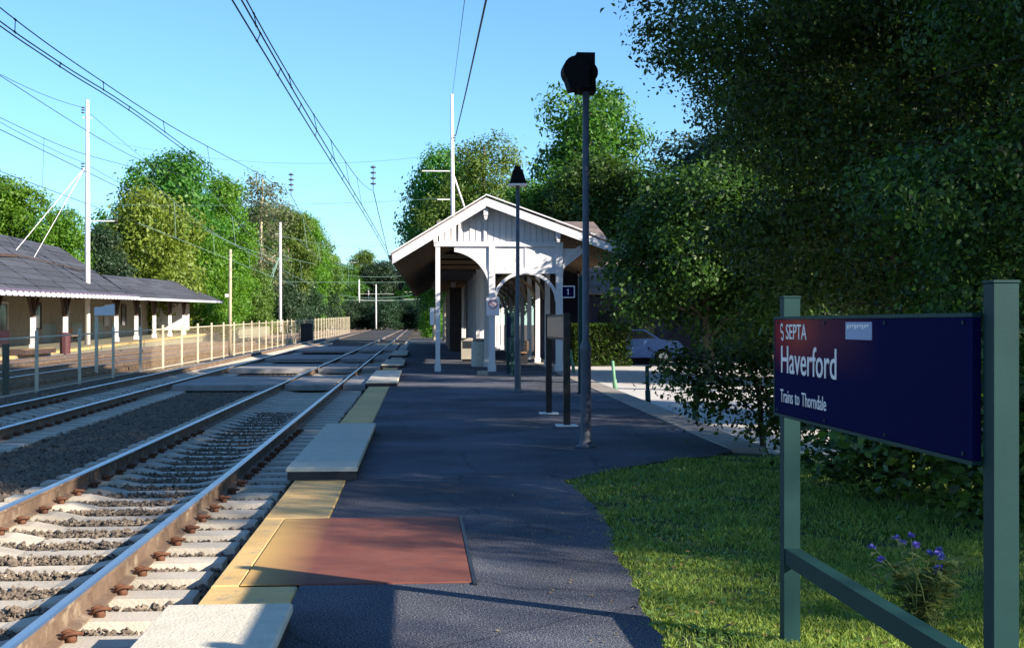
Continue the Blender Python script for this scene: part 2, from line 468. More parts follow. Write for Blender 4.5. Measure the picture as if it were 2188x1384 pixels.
# red cover plate
b = MB().cbox(-1.05, 0.325, 7.99, 10.69, 0.0005, 0.009, 0.004)
mred = M_RED
n = mred.node_tree
pb = n.nodes['Principled BSDF']
src = pb.inputs['Base Color'].links[0].from_socket
tcx = n.nodes.new('ShaderNodeTexCoord'); sx = n.nodes.new('ShaderNodeSeparateXYZ'); mr = n.nodes.new('ShaderNodeMapRange')
n.links.new(tcx.outputs['Object'], sx.inputs[0]); n.links.new(sx.outputs[0], mr.inputs[0])
mr.inputs[1].default_value = -1.02; mr.inputs[2].default_value = -0.66; mr.inputs[3].default_value = 0.85; mr.inputs[4].default_value = 0.0
mxx = n.nodes.new('ShaderNodeMix'); mxx.data_type = 'RGBA'
n.links.new(mr.outputs[0], mxx.inputs[0]); n.links.new(src, mxx.inputs[6]); mxx.inputs[7].default_value = (0.52, 0.33, 0.11, 1)
n.links.new(mxx.outputs[2], pb.inputs['Base Color'])
cp = thing('cover_plate', 'brick red cover plate let into the asphalt platform beside the yellow edge', 'cover plate')
b.build('plate', M_RED, cp)
MB().box(0.327, 0.352, 7.92, 10.72, 0.001, 0.012).build('seal_strip', M_BLACK, cp)

# lawn
lawn_poly = [(x + 0.004, yy) for x, yy in right[:NLAWN]] + [(4.4, 15.9), (4.6, 14.5), (14, 14.2), (14, -3)]
b = MB(); b.prism(lawn_poly, -0.3, -0.035, 'Z'); struct(b.build('lawn', M_LAWN))
def inside_lawn(x, y):
    xr = np.interp(y, [p[1] for p in right[:NLAWN]], [p[0] for p in right[:NLAWN]])
    return x > xr - 0.03
rng = np.random.default_rng(3)
def blades(n, y0, y1, hmin, hmax, xmax, width):
    Y = rng.uniform(y0, y1, n); X = rng.uniform(1.0, 1, n)
    X = 1.0 + rng.random(n) * (np.minimum(xmax, 0.47 * Y + 0.4) - 1.0)
    k = inside_lawn(X, Y) & ((X < 3.2) | (rng.random(n) < 0.9))
    bare = np.sin(X * 3.1 + 2 * np.sin(Y * 1.9)) * np.sin(Y * 2.7 + 1.7 * np.sin(X * 2.3)) + .5 * np.sin(X * 9 + Y * 7)
    k &= (bare < .62) | (rng.random(n) < .25)
    X = X[k]; Y = Y[k]; m = len(X)
    clump = 0.5 + 0.5 * np.sin(X * 5.1 + 1.3 * np.sin(Y * 3.7)) * np.sin(Y * 4.3 + np.cos(X * 2.9))
    h = (hmin + (hmax - hmin) * rng.random(m)) * (0.55 + 0.75 * clump)
    a = rng.uniform(0, 2 * np.pi, m); lean = rng.uniform(0.1, 0.9, m) * h
    wv = np.stack([np.cos(a), np.sin(a), np.zeros(m)], 1) * width * rng.uniform(0.6, 1.3, m)[:, None]
    la = rng.uniform(0, 2 * np.pi, m)
    base = np.stack([X, Y, np.full(m, -0.04)], 1)
    tip = base + np.stack([np.cos(la) * lean, np.sin(la) * lean, h], 1)
    mid = base + np.stack([np.cos(la) * lean * .3, np.sin(la) * lean * .3, h * .6], 1)
    V = np.stack([base - wv, base + wv, mid + wv * .8, tip, mid - wv * .8], 1).reshape(-1, 3)
    return V
V = np.concatenate([blades(95000, 5.6, 9.5, 0.022, 0.055, 5.0, 0.0032), blades(55000, 9.5, 15.6, 0.03, 0.07, 6.5, 0.005)])
# broad leaved weeds and fallen leaves among the grass
def litter(n, f, k=1.0):
    P = np.array([f() for _ in range(n)]); r = rng
    a = r.uniform(0, 6.28, n); L = r.uniform(.012, .03, n) * k
    d = np.stack([np.cos(a), np.sin(a), r.uniform(-.2, .5, n)], 1) * L[:, None]
    q = np.stack([-np.sin(a), np.cos(a), r.uniform(-.3, .3, n)], 1) * L[:, None] * .55
    return np.stack([P - d, P + q, P + d, P - q], 1).reshape(-1, 3)
def lf():
    y_ = random.uniform(5.6, 14); x_ = np.interp(y_, [p[1] for p in right[:NLAWN]], [p[0] for p in right[:NLAWN]])
    return (x_ + abs(random.gauss(0, 1.2)), y_, random.uniform(-.02, .03))
def pf():
    y_ = random.uniform(5.6, 16); x_ = np.interp(y_, [p[1] for p in right[:NLAWN]], [p[0] for p in right[:NLAWN]])
    return (max(-.6, x_ - abs(random.gauss(0, .35))), y_, .008)
M_DRY = leafmat('dry_leaf', (.16, .10, .04), (.34, .25, .10), .2)
L_WEED = leafmat('weed_leaf', (.07, .16, .03), (.16, .28, .07), .35)
tag(obj('weeds', npmesh('weeds', litter(2600, lf), 4, L_WEED)), 'small broad leaved weeds scattered through the lawn', 'weeds', kind='stuff')
tag(obj('fallen_leaves', npmesh('fallen_leaves', np.concatenate([litter(420, lf), litter(260, pf, .55)]), 4, M_DRY)), 'dry fallen leaves along the edge of the lawn', 'fallen leaves', kind='stuff')
tag(obj('grass', npmesh('grass', V, 5, L_GRASS)), 'short green grass beside the asphalt platform', 'grass', kind='stuff')

# parking area, kerb stones
b = MB()
pp = [(kerb_out(yy) + 0.002, yy) for yy in (16.0, 18, 24, 30, 36, 44, 60)] + [(30, 70), (30, 14.6), (4.7, 14.6)]
b.prism(pp, -0.4, -0.13, 'Z'); struct(b.build('parking_lot', M_PARK))
kerb = thing('kerb', 'pale concrete kerb stones between the dark platform and the sunlit parking area', 'kerb')
yy = 16.3
while yy < 58:
    y2 = yy + 1.98
    b = MB()
    xs = [kerb_in(yy) + .003, kerb_out(yy), kerb_out(y2), kerb_in(y2) + .003]
    b.prism([(xs[0], yy), (xs[1], yy), (xs[2], y2), (xs[3], y2)], -0.25, 0.012 + random.uniform(0, .004), 'Z')
    b.build('kerb_stone', M_KERB, kerb)
    yy += 2.0

# ------------------------------------------------------------------ tracks
def sleeper_mesh(name, m, dip=0.05):
    b = MB()
    st = [(-1.30, -.125), (-1.28, -.118), (-0.55, -.118), (-0.30, -.118 - dip), (0.30, -.118 - dip), (0.55, -.118), (1.28, -.118), (1.30, -.125)]
    for x, z in st:
        b.v += [(x, -.165, -.33), (x, -.13, z), (x, .13, z), (x, .165, -.33)]
    for i in range(len(st) - 1):
        for j in range(3):
            b.f.append((4 * i + j, 4 * i + 4 + j, 4 * i + 5 + j, 4 * i + 1 + j)); b.mi.append(0)
    b.f += [(0, 1, 2, 3), (28 + 3, 28 + 2, 28 + 1, 28)]; b.mi += [0, 0]
    return b.mesh(name, m)
SL_C = sleeper_mesh('sleeper', M_SLEEP)
SL_W = sleeper_mesh('sleeper_wood', M_SLEEPD, 0.0)
def clip_mesh():
    b = MB(); b.sm = True
    pts = [(-0.05, -0.035, -0.095), (0.0, -0.045, -0.06), (0.05, -0.04, -0.055), (0.085, 0.0, -0.065), (0.05, 0.04, -0.075), (-0.01, 0.035, -0.055), (-0.055, 0.015, -0.07)]
    b.tube(pts, 0.013, 5)
    b.add(*box_vf(-0.02, 0.045, -0.03, 0.03, -0.12, -0.075))
    return b.mesh('rail_clip', M_CLIP)
def box_vf(x0, x1, y0, y1, z0, z1):
    t = MB().box(x0, x1, y0, y1, z0, z1)
    return t.v, t.f
CLIP = clip_mesh()
RAILP = [(-.07, -.118), (.07, -.118), (.07, -.105), (.012, -.088), (.010, .0), (.036, .014), (.036, .036), (.028, .044), (0.02, .0475)]
RAILP = RAILP + [(-x, z) for x, z in reversed(RAILP[3:])] + [(-.07, -.105)]
def rail(parent, cf, off, y0, y1):
    b = MB(); b.sm = False
    n = 10; k = len(RAILP)
    for i in range(n + 1):
        yv = y0 + (y1 - y0) * (i / n) ** 2
        xc = cf(yv) + off
        b.v += [(xc + p[0], yv, p[1]) for p in RAILP]
    for i in range(n):
        for j in range(k):
            j2 = (j + 1) % k
            top = RAILP[j][1] > .03 and RAILP[j2][1] > .03
            b.f.append((i * k + j, i * k + j2, (i + 1) * k + j2, (i + 1) * k + j)); b.mi.append(1 if top else 0)
    b.f.append(tuple(range(k))); b.mi.append(0)
    return b.build('rail', [M_RAILB, M_RAILT], parent)
def track(label, cf, slm, y0, y1, clip_to, rail_end, phase=0.0):
    t = thing('railway_track', label, 'railway track', group='tracks of the line')
    for s in (-1, 1):
        rail(t, cf, s * 0.745, -3, rail_end)
    yv = y0 + phase
    while yv < y1:
        sl_o = obj('sleeper', slm, t, (cf(yv) + random.uniform(-.015, .015), yv, random.uniform(-.006, .004)), random.uniform(-.006, .006))
        if yv < clip_to:
            for s in (-1, 1):
                for q in (-1, 1):
                    c = obj('rail_clip', CLIP, sl_o, (s * 0.745 + q * 0.10, 0, 0))
                    c.rotation_euler = (0, 0, 0 if q > 0 else math.pi); c.scale = (.78, .8, .85); c.location.z = -.017
        yv += 0.61
    return t
track('nearest railway track with shiny rails on concrete sleepers beside the platform edge', near_c, SL_C, 4.0, 118, 21, 420, 0.1)
track('second railway track with concrete sleepers between the nearest track and the fence', far_c, SL_C, 15, 118, 30, 420, 0.4)
track('rusty railway track just behind the wire fence', third_c, SL_W, 30, 120, 0, 420)
track('rusty railway track along the far yellow platform edge', fourth_c, SL_W, 40, 120, 0, 420)

# loose ballast stones
def stones(n, xf0, xf1, y0, y1, z, smin, smax, pw=1.0, skip=None):
    Y = y0 + (y1 - y0) * rng.random(n) ** pw
    a0 = np.array([xf0(q) for q in Y]); a1 = np.array([xf1(q) for q in Y])
    X = a0 + (a1 - a0) * rng.random(n)
    if skip is not None:
        k = skip(X, Y); X = X[k]; Y = Y[k]
    n = len(X)
    sz = rng.uniform(smin, smax, n)
    oct_ = np.array([[1, 0, 0], [0, 1, 0], [-1, 0, 0], [0, -1, 0], [0, 0, .8], [0, 0, -.8]], float)
    P = oct_[None] * (1 + rng.uniform(-.4, .4, (n, 6, 1))) + rng.uniform(-.22, .22, (n, 6, 3))
    ang = rng.uniform(0, 6.28, n); c, s = np.cos(ang), np.sin(ang)
    Xr = P[:, :, 0] * c[:, None] - P[:, :, 1] * s[:, None]; Yr = P[:, :, 0] * s[:, None] + P[:, :, 1] * c[:, None]
    P = np.stack([Xr, Yr, P[:, :, 2]], 2) * sz[:, None, None]
    zz = z + rng.uniform(-.01, .02, n)
    P = P + np.stack([X, Y, zz], 1)[:, None, :]
    F = np.array([[0, 1, 4], [1, 2, 4], [2, 3, 4], [3, 0, 4], [1, 0, 5], [2, 1, 5], [3, 2, 5], [0, 3, 5]])
    return P[:, F, :].reshape(-1, 3)
ph = (4.1) % 0.61
def crib(X, Y):
    d = np.abs(((Y - 4.1 + .305) % 0.61) - .305)
    return (d > 0.14) | (rng.random(len(X)) < .03)
Vs = np.concatenate([
    stones(46000, lambda q: -4.05, lambda q: PX0 - .0, 5.2, 26, -0.172, .012, .026, 1.35, crib),
    stones(26000, lambda q: far_c(q) + 1.25, lambda q: near_c(q) - 1.25, 9, 46, -0.185, .02, .042, 1.2),
    stones(9000, lambda q: fence_x(q) - .2, lambda q: far_c(q) - 1.2, 20, 60, -0.185, .025, .05, 1.2),
    stones(6000, lambda q: far_c(q) - 1.2, lambda q: far_c(q) + 1.25, 16, 40, -0.20, .02, .036, 1.2)])
tag(obj('ballast_stones', npmesh('ballast_stones', Vs, 3, M_STONE)), 'loose grey ballast stones around the sleepers', 'ballast', kind='stuff')

# concrete step blocks on the platform edge
def block(y0, y1, label, joints=(), x0=-1.30, x1=-0.60, h=0.135):
    t = thing('step_block', label, 'step block', (0, 0, 0), group='raised concrete blocks on the platform edge')
    cuts = [y0] + list(joints) + [y1]
    for i in range(len(cuts) - 1):
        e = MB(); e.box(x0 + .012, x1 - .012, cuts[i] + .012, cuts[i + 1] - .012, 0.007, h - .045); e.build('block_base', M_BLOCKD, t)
        MB().cbox(x0, x1, cuts[i] + .006, cuts[i + 1] - .006, h - .044, h, .012).build('block_top', M_BLOCK, t)
    return t
block(4.6, 6.92, 'pale sunlit concrete block at the platform edge, cut by the bottom of the picture', (), -1.28, -0.64, 0.12)
block(13.3, 19.2, 'long raised concrete block in two pieces on the shaded platform edge', (16.1,))
block(33.1, 41.0, 'raised concrete block where the first timber crossing meets the platform', (36.2,), -1.28, -0.50)
block(47.0, 54.0, 'raised concrete block beside the second timber crossing', (), -1.28, -0.50)
block(62.0, 72.0, 'raised concrete block farthest along the platform edge', (), -1.28, -0.50)

# timber crossings over the two near tracks
def crossing(y0, y1, label):
    t = thing('timber_crossing', label, 'track crossing', group='timber crossings over the tracks')
    ym = (y0 + y1) / 2
    n = near_c(ym); f = far_c(ym)
    for xa, xb in ((n + .83, PX0 - .10), (n - .62, n + .62), (f + 1.0, n - .84)):
        nb = max(2, round((y1 - y0) / 1.3))
        for i in range(nb):
            ya = y0 + (y1 - y0) * i / nb; yb = y0 + (y1 - y0) * (i + 1) / nb
            MB().cbox(xa, xb, ya + .01, yb - .01, -.115, .035 + random.uniform(-.004, .004), .01).build('plank', M_TIMB, t)
    return t
crossing(33.7, 39.2, 'nearest grey timber crossing laid over the rails')
crossing(45.5, 51.5, 'second grey timber crossing over the rails')
crossing(58.5, 66.0, 'third timber crossing over the rails, beside the dark shelter')
crossing(78, 92, 'farthest thin timber crossing over the rails')

# ------------------------------------------------------------------ station name sign
SX = 1.84
sg = thing('station_sign', 'navy station name sign on green steel posts reading Haverford', 'station sign')
for yv in (6.5, 4.1):
    b = MB(); b.cbox(SX - .04, SX + .04, yv - .04, yv + .04, -0.15, 1.68, .004); b.build('post', M_GREEN, sg)
MB().box(SX - .035, SX + .035, 4.142, 6.458, .365, .445).build('bottom_rail', M_GREEN, sg)
PXF = SX - .055                                          # panel bolted to the track side of the posts
pan = MB().box(PXF - .012, PXF + .012, 4.15, 6.52, 1.112, 1.572).build('panel', M_NAVY, sg)
MB().box(PXF - .018, PXF + .016, 4.1499, 6.525, 1.573, 1.586).build('panel_frame', M_GREEN, sg)
MB().box(PXF - .018, PXF + .016, 4.1499, 6.525, 1.098, 1.111).build('panel_frame', M_GREEN, sg)
MB().box(PXF - .018, PXF + .016, 6.5201, 6.535, 1.098, 1.586).build('panel_frame', M_GREEN, sg)
for yv in (6.46, 5.7, 4.95, 4.22):
    for zv in (1.13, 1.555):
        bm2 = MB(); ns = 8
        bm2.prism([(yv + .007 * math.cos(2 * math.pi * i / ns), zv + .007 * math.sin(2 * math.pi * i / ns)) for i in range(ns)], PXF - .021, PXF - .0165, 'X')
        bm2.build('bolt', M_GREEN, pan)
for yv in (6.5, 4.1):
    MB().box(SX - .043, SX + .043, yv - .043, yv + .043, 1.6801, 1.688).build('post_cap', M_GREEN, sg)
# reddish reflection painted into the panel colour, fading from the left end into navy
mb_ = bpy.data.materials.new('reflection_band'); mb_.use_nodes = True
n = mb_.node_tree; pb = n.nodes['Principled BSDF']; pb.inputs['Roughness'].default_value = .8; pb.inputs['Specular IOR Level'].default_value = .03
tc = n.nodes.new('ShaderNodeTexCoord'); sp = n.nodes.new('ShaderNodeSeparateXYZ'); n.links.new(tc.outputs['Object'], sp.inputs[0])
rp = n.nodes.new('ShaderNodeValToRGB'); mr = n.nodes.new('ShaderNodeMapRange')
mr.inputs[1].default_value = 6.5; mr.inputs[2].default_value = 5.02
n.links.new(sp.outputs[1], mr.inputs[0]); n.links.new(mr.outputs[0], rp.inputs[0])
e = rp.color_ramp.elements; e[0].position = 0.0; e[0].color = (.22, .02, .03, 1); e[1].position = 1.0; e[1].color = (.0028, .0045, .045, 1)
q = e.new(.25); q.color = (.30, .06, .04, 1); q = e.new(.5); q.color = (.10, .03, .045, 1)
rz = n.nodes.new('ShaderNodeMapRange'); rz.inputs[1].default_value = 1.31; rz.inputs[2].default_value = 1.50
n.links.new(sp.outputs[2], rz.inputs[0])
mx = n.nodes.new('ShaderNodeMix'); mx.data_type = 'RGBA'; mx.inputs[6].default_value = (.0028, .0045, .045, 1)
n.links.new(rz.outputs[0], mx.inputs[0]); n.links.new(rp.outputs[0], mx.inputs[7]); n.links.new(mx.outputs[2], pb.inputs['Base Color'])
MB().box(PXF - .0145, PXF - .0125, 4.152, 6.518, 1.114, 1.570).build('reflection_band', mb_, pan)
def text(s, parent, y_left, z_base, cap_h, width, m=M_SIGNW, x=None, name='lettering', off=0.006, facing='-X'):
    c = bpy.data.curves.new(name, 'FONT'); c.body = s; c.size = 1.0; c.extrude = 0.001; c.offset = off
    o = bpy.data.objects.new(name, c); COL.objects.link(o)
    bpy.context.view_layer.update()
    wd = o.dimensions.x
    kx = width / wd; kz = cap_h / 0.69
    c.materials.append(m)
    o.parent = parent
    o.data.resolution_u = 3
    o.location = (PXF - .0165 if x is None else x, y_left, z_base)
    o.rotation_euler = (R(90), 0, R(-90))
    o.scale = (kx, kz, 1)
    me = bpy.data.meshes.new_from_object(o)
    o2 = bpy.data.objects.new(name, me); COL.objects.link(o2)
    o2.parent = parent; o2.location = o.location; o2.rotation_euler = o.rotation_euler; o2.scale = o.scale
    bpy.data.objects.remove(o)
    return o2
text('Haverford', pan, 6.415, 1.315, .130, .86)
text('SEPTA', pan, 6.32, 1.478, .070, .34)
text('Trains', pan, 6.415, 1.172, .062, .215, off=0.002)
text('to', pan, 6.165, 1.172, .062, .075, off=0.002)
text('Thorndale', pan, 6.055, 1.172, .062, .37, off=0.002)
for o_, dy in ((None, 0),):
    pass
# emblem left of the operator's name: two opposed hooks
b = MB()
def hook(cy, cz, a0, a1, r, wd):
    nseg = 8; vs = []
    for i in range(nseg + 1):
        a = R(a0 + (a1 - a0) * i / nseg)
        for rr in (r - wd / 2, r + wd / 2):
            vs.append((PXF - .0165, cy - rr * math.cos(a), cz + rr * math.sin(a)))
    fs = [(2 * i, 2 * i + 1, 2 * i + 3, 2 * i + 2) for i in range(nseg)]
    b.add(vs, fs)
hook(6.392, 1.530, 20, 290, .019, .011)
hook(6.380, 1.492, -160, 110, .019, .011)
b.build('emblem', M_SIGNW, pan)
lp = MB().box(PXF - .0165, PXF - .0147, 5.10, 5.42, 1.487, 1.558).build('small_plate', M_PALE, pan)
b = MB()
for i in range(9):
    b.box(PXF - .018, PXF - .0166, 5.395 - i * .030 - .018, 5.395 - i * .030, 1.530 + .004 * (i % 3), 1.548)
b.build('small_print', M_SIGNW, lp)

# ------------------------------------------------------------------ flowering plant behind the sign
def plant():
    t = thing('flowering_plant', 'leafy plant with violet blue flowers in the grass behind the sign rail', 'plant', (2.62, 6.75, -0.03))
    st = MB(); lv = []; rr = random.Random(5)
    tips = []
    for i in range(46):
        a = rr.uniform(0, 6.28); d = rr.uniform(.04, .26); h = rr.uniform(.16, .46)
        p = [Vector((rr.uniform(-.06, .06), rr.uniform(-.05, .05), 0))]
        e_ = Vector((math.cos(a) * d, math.sin(a) * d, h))
        p.append(p[0].lerp(e_, .5) + Vector((0, 0, .05))); p.append(e_)
        st.tube(p, [.0035, .003, .002], 4)
        tips.append(e_)
        for k in range(9):
            f = rr.uniform(.15, .95)
            q0 = p[0].lerp(p[1], f * 2) if f < .5 else p[1].lerp(p[2], f * 2 - 1)
            la = rr.uniform(0, 6.28); L = rr.uniform(.05, .12); up = rr.uniform(-.2, .7)
            dv = Vector((math.cos(la), math.sin(la), up)).normalized(); s = dv.cross(Vector((0, 0, 1))).normalized() * L * .19
            lv += [q0, q0 + dv * L * .5 + s, q0 + dv * L + Vector((0, 0, -.02)), q0 + dv * L * .5 - s]
    st.build('stem', L_PLANT, t)
    obj('foliage', npmesh('foliage', np.array([tuple(v) for v in lv]), 4, L_PLANT), t)
    tips.sort(key=lambda v: -v.z)
    for e_ in [tips[q] for q in (0, 1, 2, 3, 4, 6, 8, 10, 13, 17, 22, 27)]:
        pv = []
        for k in range(14):
            a = k * .898 + rr.uniform(-.2, .2); el = rr.uniform(-.6, 1.3)
            dv = Vector((math.cos(a) * math.cos(el), math.sin(a) * math.cos(el), math.sin(el) * .8)); s = dv.cross(Vector((0, 0, 1)))
            s = s.normalized() * .014
            L = rr.uniform(.022, .034)
            pv += [e_, e_ + dv * L * .6 + s, e_ + dv * L, e_ + dv * L * .6 - s]
        obj('flower', npmesh('flower', np.array([tuple(v) for v in pv]), 4, L_PETAL), t)
plant()

# ------------------------------------------------------------------ lamp posts
def lamp1():
    t = thing('platform_lamp', 'tall dark platform lamp post with two round hooded heads, nearest on the platform', 'lamp post', (2.11, 16.7, 0))
    b = MB(); b.sm = True
    b.lathe([(.13, 0.0), (.13, .015), (.085, .03), (.075, .10), (.068, .16), (.066, 1.20), (.074, 1.22), (.074, 1.26), (.055, 1.31), (.043, 1.34), (.040, 4.50)], 12)
    b.build('pole', M_POLEG, t)
    MB().box(-.125, .105, -.10, .10, 4.74, 4.95).build('ballast_housing', M_LAMP, t)
    def head(cx, cz, tilt, r, cy0, cy1, name):
        b = MB()
        pr = []
        for i in range(17):
            a = R(-35 + 250 * i / 16)
            pr.append((r * math.cos(a), r * math.sin(a)))
        pr = [(-.11, -.235)] + [(.13, -.235)] + pr
        pr = [(cx + math.cos(tilt) * p[0] - math.sin(tilt) * p[1], cz + math.sin(tilt) * p[0] + math.cos(tilt) * p[1]) for p in pr]
        b.prism(pr, cy0, cy1)
        return b.build(name, M_LAMP, t)
    head(-.145, 4.715, R(8), .165, -.25, .10, 'lamp_head')
    head(.02, 4.72, R(-4), .138, .0, .34, 'lamp_head')
    MB().box(-.05, .05, -.05, .05, 4.48, 4.60).build('bracket', M_LAMP, t)
    MB().box(-.155, -.135, -.15, -.13, 4.40, 4.50).build('latch', M_LAMP, t)
lamp1()
def lamp2(x, y, label):
    t = thing('platform_lamp', label, 'lamp post', (x, y, 0))
    b = MB(); b.sm = True
    b.lathe([(.14, 0), (.14, .02), (.085, .04), (.075, .12), (.07, 1.12), (.075, 1.15), (.055, 1.2), (.045, 1.24), (.042, 4.8)], 10)
    b.build('pole', M_POLEG, t)
    b = MB(); b.add([(-.19, -.19, 4.72), (.19, -.19, 4.72), (.19, .19, 4.72), (-.19, .19, 4.72), (-.10, -.10, 5.05), (.10, -.10, 5.05), (.10, .10, 5.05), (-.10, .10, 5.05)],
                    [(0, 1, 2, 3), (4, 5, 6, 7), (0, 1, 5, 4), (1, 2, 6, 5), (2, 3, 7, 6), (3, 0, 4, 7)])
    b.build('lamp_head', M_LAMP, t)
    MB().box(-.20, .20, -.20, .20, 4.68, 4.719).build('lens_rim', M_SIGNW, t)
    MB().box(-.07, .07, -.07, .07, 5.051, 5.12).build('cap', M_LAMP, t)
lamp2(2.26, 30.2, 'dark lamp post with a tapered square head in front of the white gable')

# ------------------------------------------------------------------ black notice board and green sign frames
nb = thing('notice_board', 'notice board case between two black posts beside the nearest lamp post', 'notice board')
for yv in (23.0, 20.2):
    MB().box(2.21, 2.31, yv - .05, yv + .05, .019, 1.72).build('post', M_BLACK, nb)
    MB().box(2.10, 2.42, yv - .16, yv + .16, .001, .018).build('base_plate', M_SIGNW, nb)
cs = MB().box(2.225, 2.295, 20.251, 22.949, 1.30, 1.70).build('case', M_BLACK, nb)
b = MB().box(2.219, 2.224, 20.35, 22.85, 1.34, 1.66)
pm = mat('poster_print', (0.10, 0.10, 0.16), (0.22, 0.15, 0.13), scale=1.6, rough=0.3, c3=(0.30, 0.28, 0.32), c3scale=2.5, c3th=0.6)
b.build('poster', pm, cs)
def green_frame(x, y0, y1, top, label, m=M_GREEN):
    t = thing('platform_sign', label, 'sign')
    for yv in (y0, y1):
        MB().cbox(x - .05, x + .05, yv - .05, yv + .05, 0.001, top, .004).build('post', m, t)
    MB().box(x - .015, x + .015, y0 + .052, y1 - .052, top - .75, top - .15).build('panel', M_NAVY, t)
gp = thing('sign_post', 'green steel post standing just behind the nearest lamp post', 'sign post', (3.62, 29.6, 0))
MB().cbox(-.05, .05, -.05, .05, .001, 2.62, .004).build('post', M_GREEN, gp)
MB().box(-.10, .10, -.10, .10, .0005, .012).build('base_plate', M_GREEN, gp)
green_frame(2.80, 39.5, 41.5, 1.90, 'green posted sign seen edge on before the shelter columns')

# green guard posts along the parking edge
for i, (x, y, lean, h, lab) in enumerate(((4.62, 22.0, .0, .62, 'green guard post at the kerb, nearest to the leafy bush'), (4.66, 26.8, -.03, .70, 'green guard post at the kerb, second from the bush'),
                              (4.80, 32.2, -.10, .66, 'leaning pale green guard post at the kerb, third from the bush'), (5.18, 44.0, -.16, .72, 'leaning pale green guard post at the kerb, farthest from the bush'))):
    t = thing('guard_post', lab, 'guard post', (x, y, -.13), group='green guard posts along the kerb')
    t.rotation_euler = (0, lean, 0)
    b = MB(); b.sm = True
    b.lathe([(.055, 0), (.055, .33), (.050, .335), (.040, .34), (.040, h + .1), (.03, h + .13)], 8)
    b.build('tube', M_GREEN2 if i > 1 else M_GREEN, t)

# ------------------------------------------------------------------ platform shelter
SH = thing('platform_shelter', 'white gabled platform shelter with arched brackets and brown soffit', 'shelter', (2.19, 43.0, 0), R(-0.7))
OX = 2.19                                                # local x = world x - OX
SHL = 58.0
LE, RD, RE = (-3.02, 3.72), (0.0, 5.58), (4.64, 3.90)
for (a, c, nm) in ((LE, RD, 'left'), (RD, RE, 'right')):
    dx, dz = c[0] - a[0], c[1] - a[1]
    L = math.hypot(dx, dz); nx, nz = -dz / L, dx / L
    th = .09
    ov = .0
    MB().prism([a, c, (c[0] + nx * th * (0 if nm == 'left' else 1) + (0), c[1] + th), (a[0] + nx * th, a[1] + nz * th)], 0.06, SHL).build('roof', M_SHINB, SH)
# soffit boards and rafters
def slope_pt(side, f):
    if side < 0:
        return (LE[0] * f, RD[1] + (LE[1] - RD[1]) * f)
    return (RE[0] * f, RD[1] + (RE[1] - RD[1]) * f)
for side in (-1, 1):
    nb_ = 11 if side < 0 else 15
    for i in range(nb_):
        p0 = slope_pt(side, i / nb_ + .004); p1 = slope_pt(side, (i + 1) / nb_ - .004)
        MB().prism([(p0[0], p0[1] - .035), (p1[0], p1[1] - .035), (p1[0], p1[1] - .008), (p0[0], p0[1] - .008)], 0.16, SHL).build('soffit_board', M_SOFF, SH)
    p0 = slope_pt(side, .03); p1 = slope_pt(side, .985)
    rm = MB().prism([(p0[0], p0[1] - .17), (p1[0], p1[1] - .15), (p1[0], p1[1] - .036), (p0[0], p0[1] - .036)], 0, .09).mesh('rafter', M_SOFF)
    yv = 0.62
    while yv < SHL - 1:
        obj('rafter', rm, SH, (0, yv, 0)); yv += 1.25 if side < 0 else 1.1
# barge boards, thin white verge above
def barge(a, c, drop, y0, y1, m=M_WHITE, lift=0.0):
    return MB().prism([(a[0], a[1] - drop), (c[0], c[1] - drop), (c[0], c[1] + lift), (a[0], a[1] + lift)], y0, y1).build('barge_board', m, SH)
barge((LE[0], LE[1] + .06), (-.002, RD[1] + .04), .31, -.02, .10)
barge((.002, RD[1] + .04), (RE[0], RE[1] + .04), .26, -.02, .10)
MB().prism([(LE[0] - .06, LE[1] + .07), (0, RD[1] + .105), (0, RD[1] + .145), (LE[0] - .06, LE[1] + .12)], -.08, .059).build('verge', M_WHITE, SH)
MB().prism([(.001, RD[1] + .12), (RE[0] + .06, RE[1] + .10), (RE[0] + .06, RE[1] + .14), (.001, RD[1] + .16)], -.08, .059).build('verge', M_WHITE, SH)
# gutters at the eaves
MB().box(LE[0] - .10, LE[0] - .005, .12, SHL, LE[1] - .06, LE[1] + .05).build('gutter', M_SOFF, SH)
MB().box(RE[0] + .005, RE[0] + .10, .12, SHL, RE[1] - .06, RE[1] + .04).build('gutter', M_SOFF, SH)
# gable boards
def roof_under(x):
    if x < 0: return RD[1] + (LE[1] - RD[1]) * (x / LE[0]) - .20
    return RD[1] + (RE[1] - RD[1]) * (x / RE[0]) - .16
x = -1.52
GY = .62
while x < 2.38:
    xa, xb = x + .014, min(x + .186, 2.39)
    if roof_under(xa) > 4.26 and roof_under(xb) > 4.26:
        MB().prism([(xa, 4.24), (xb, 4.24), (xb, roof_under(xb)), (xa, roof_under(xa))], GY, GY + .03).build('gable_board', M_WHITE2, SH)
    x += .2
bk = MB().prism([(-1.5, 4.23), (2.40, 4.23), (2.40, roof_under(2.40)), (0, roof_under(0)), (-1.5, roof_under(-1.5))], GY + .031, GY + .06).build('gable_backing', M_WHITE2, SH)
CX, CC, CR = -1.55, 0.22, 2.43                           # column lines
MB().box(CX - .12, CR + .12, GY - .10, GY + .08, 4.08, 4.235).build('tie_beam', M_WHITE, SH)
MB().box(CC + .10, CR - .10, GY - .02, GY + .02, 3.38, 4.079).build('panel', M_WHITE2, SH)
for xx in (CC + 1.1,):
    MB().box(xx - .03, xx + .03, GY - .045, GY - .021, 3.40, 4.075).build('panel_batten', M_WHITE, SH)
MB().box(CC + .10, CR - .10, GY - .07, GY + .05, 3.20, 3.379).build('lintel', M_WHITE, SH)
MB().box(-.05, .05, GY - .06, GY - .001, 4.24, 5.36).build('king_post', M_WHITE, SH)
MB().box(-.88, -.80, GY - .05, GY - .001, 4.24, 4.84).build('gable_stud', M_WHITE, SH)
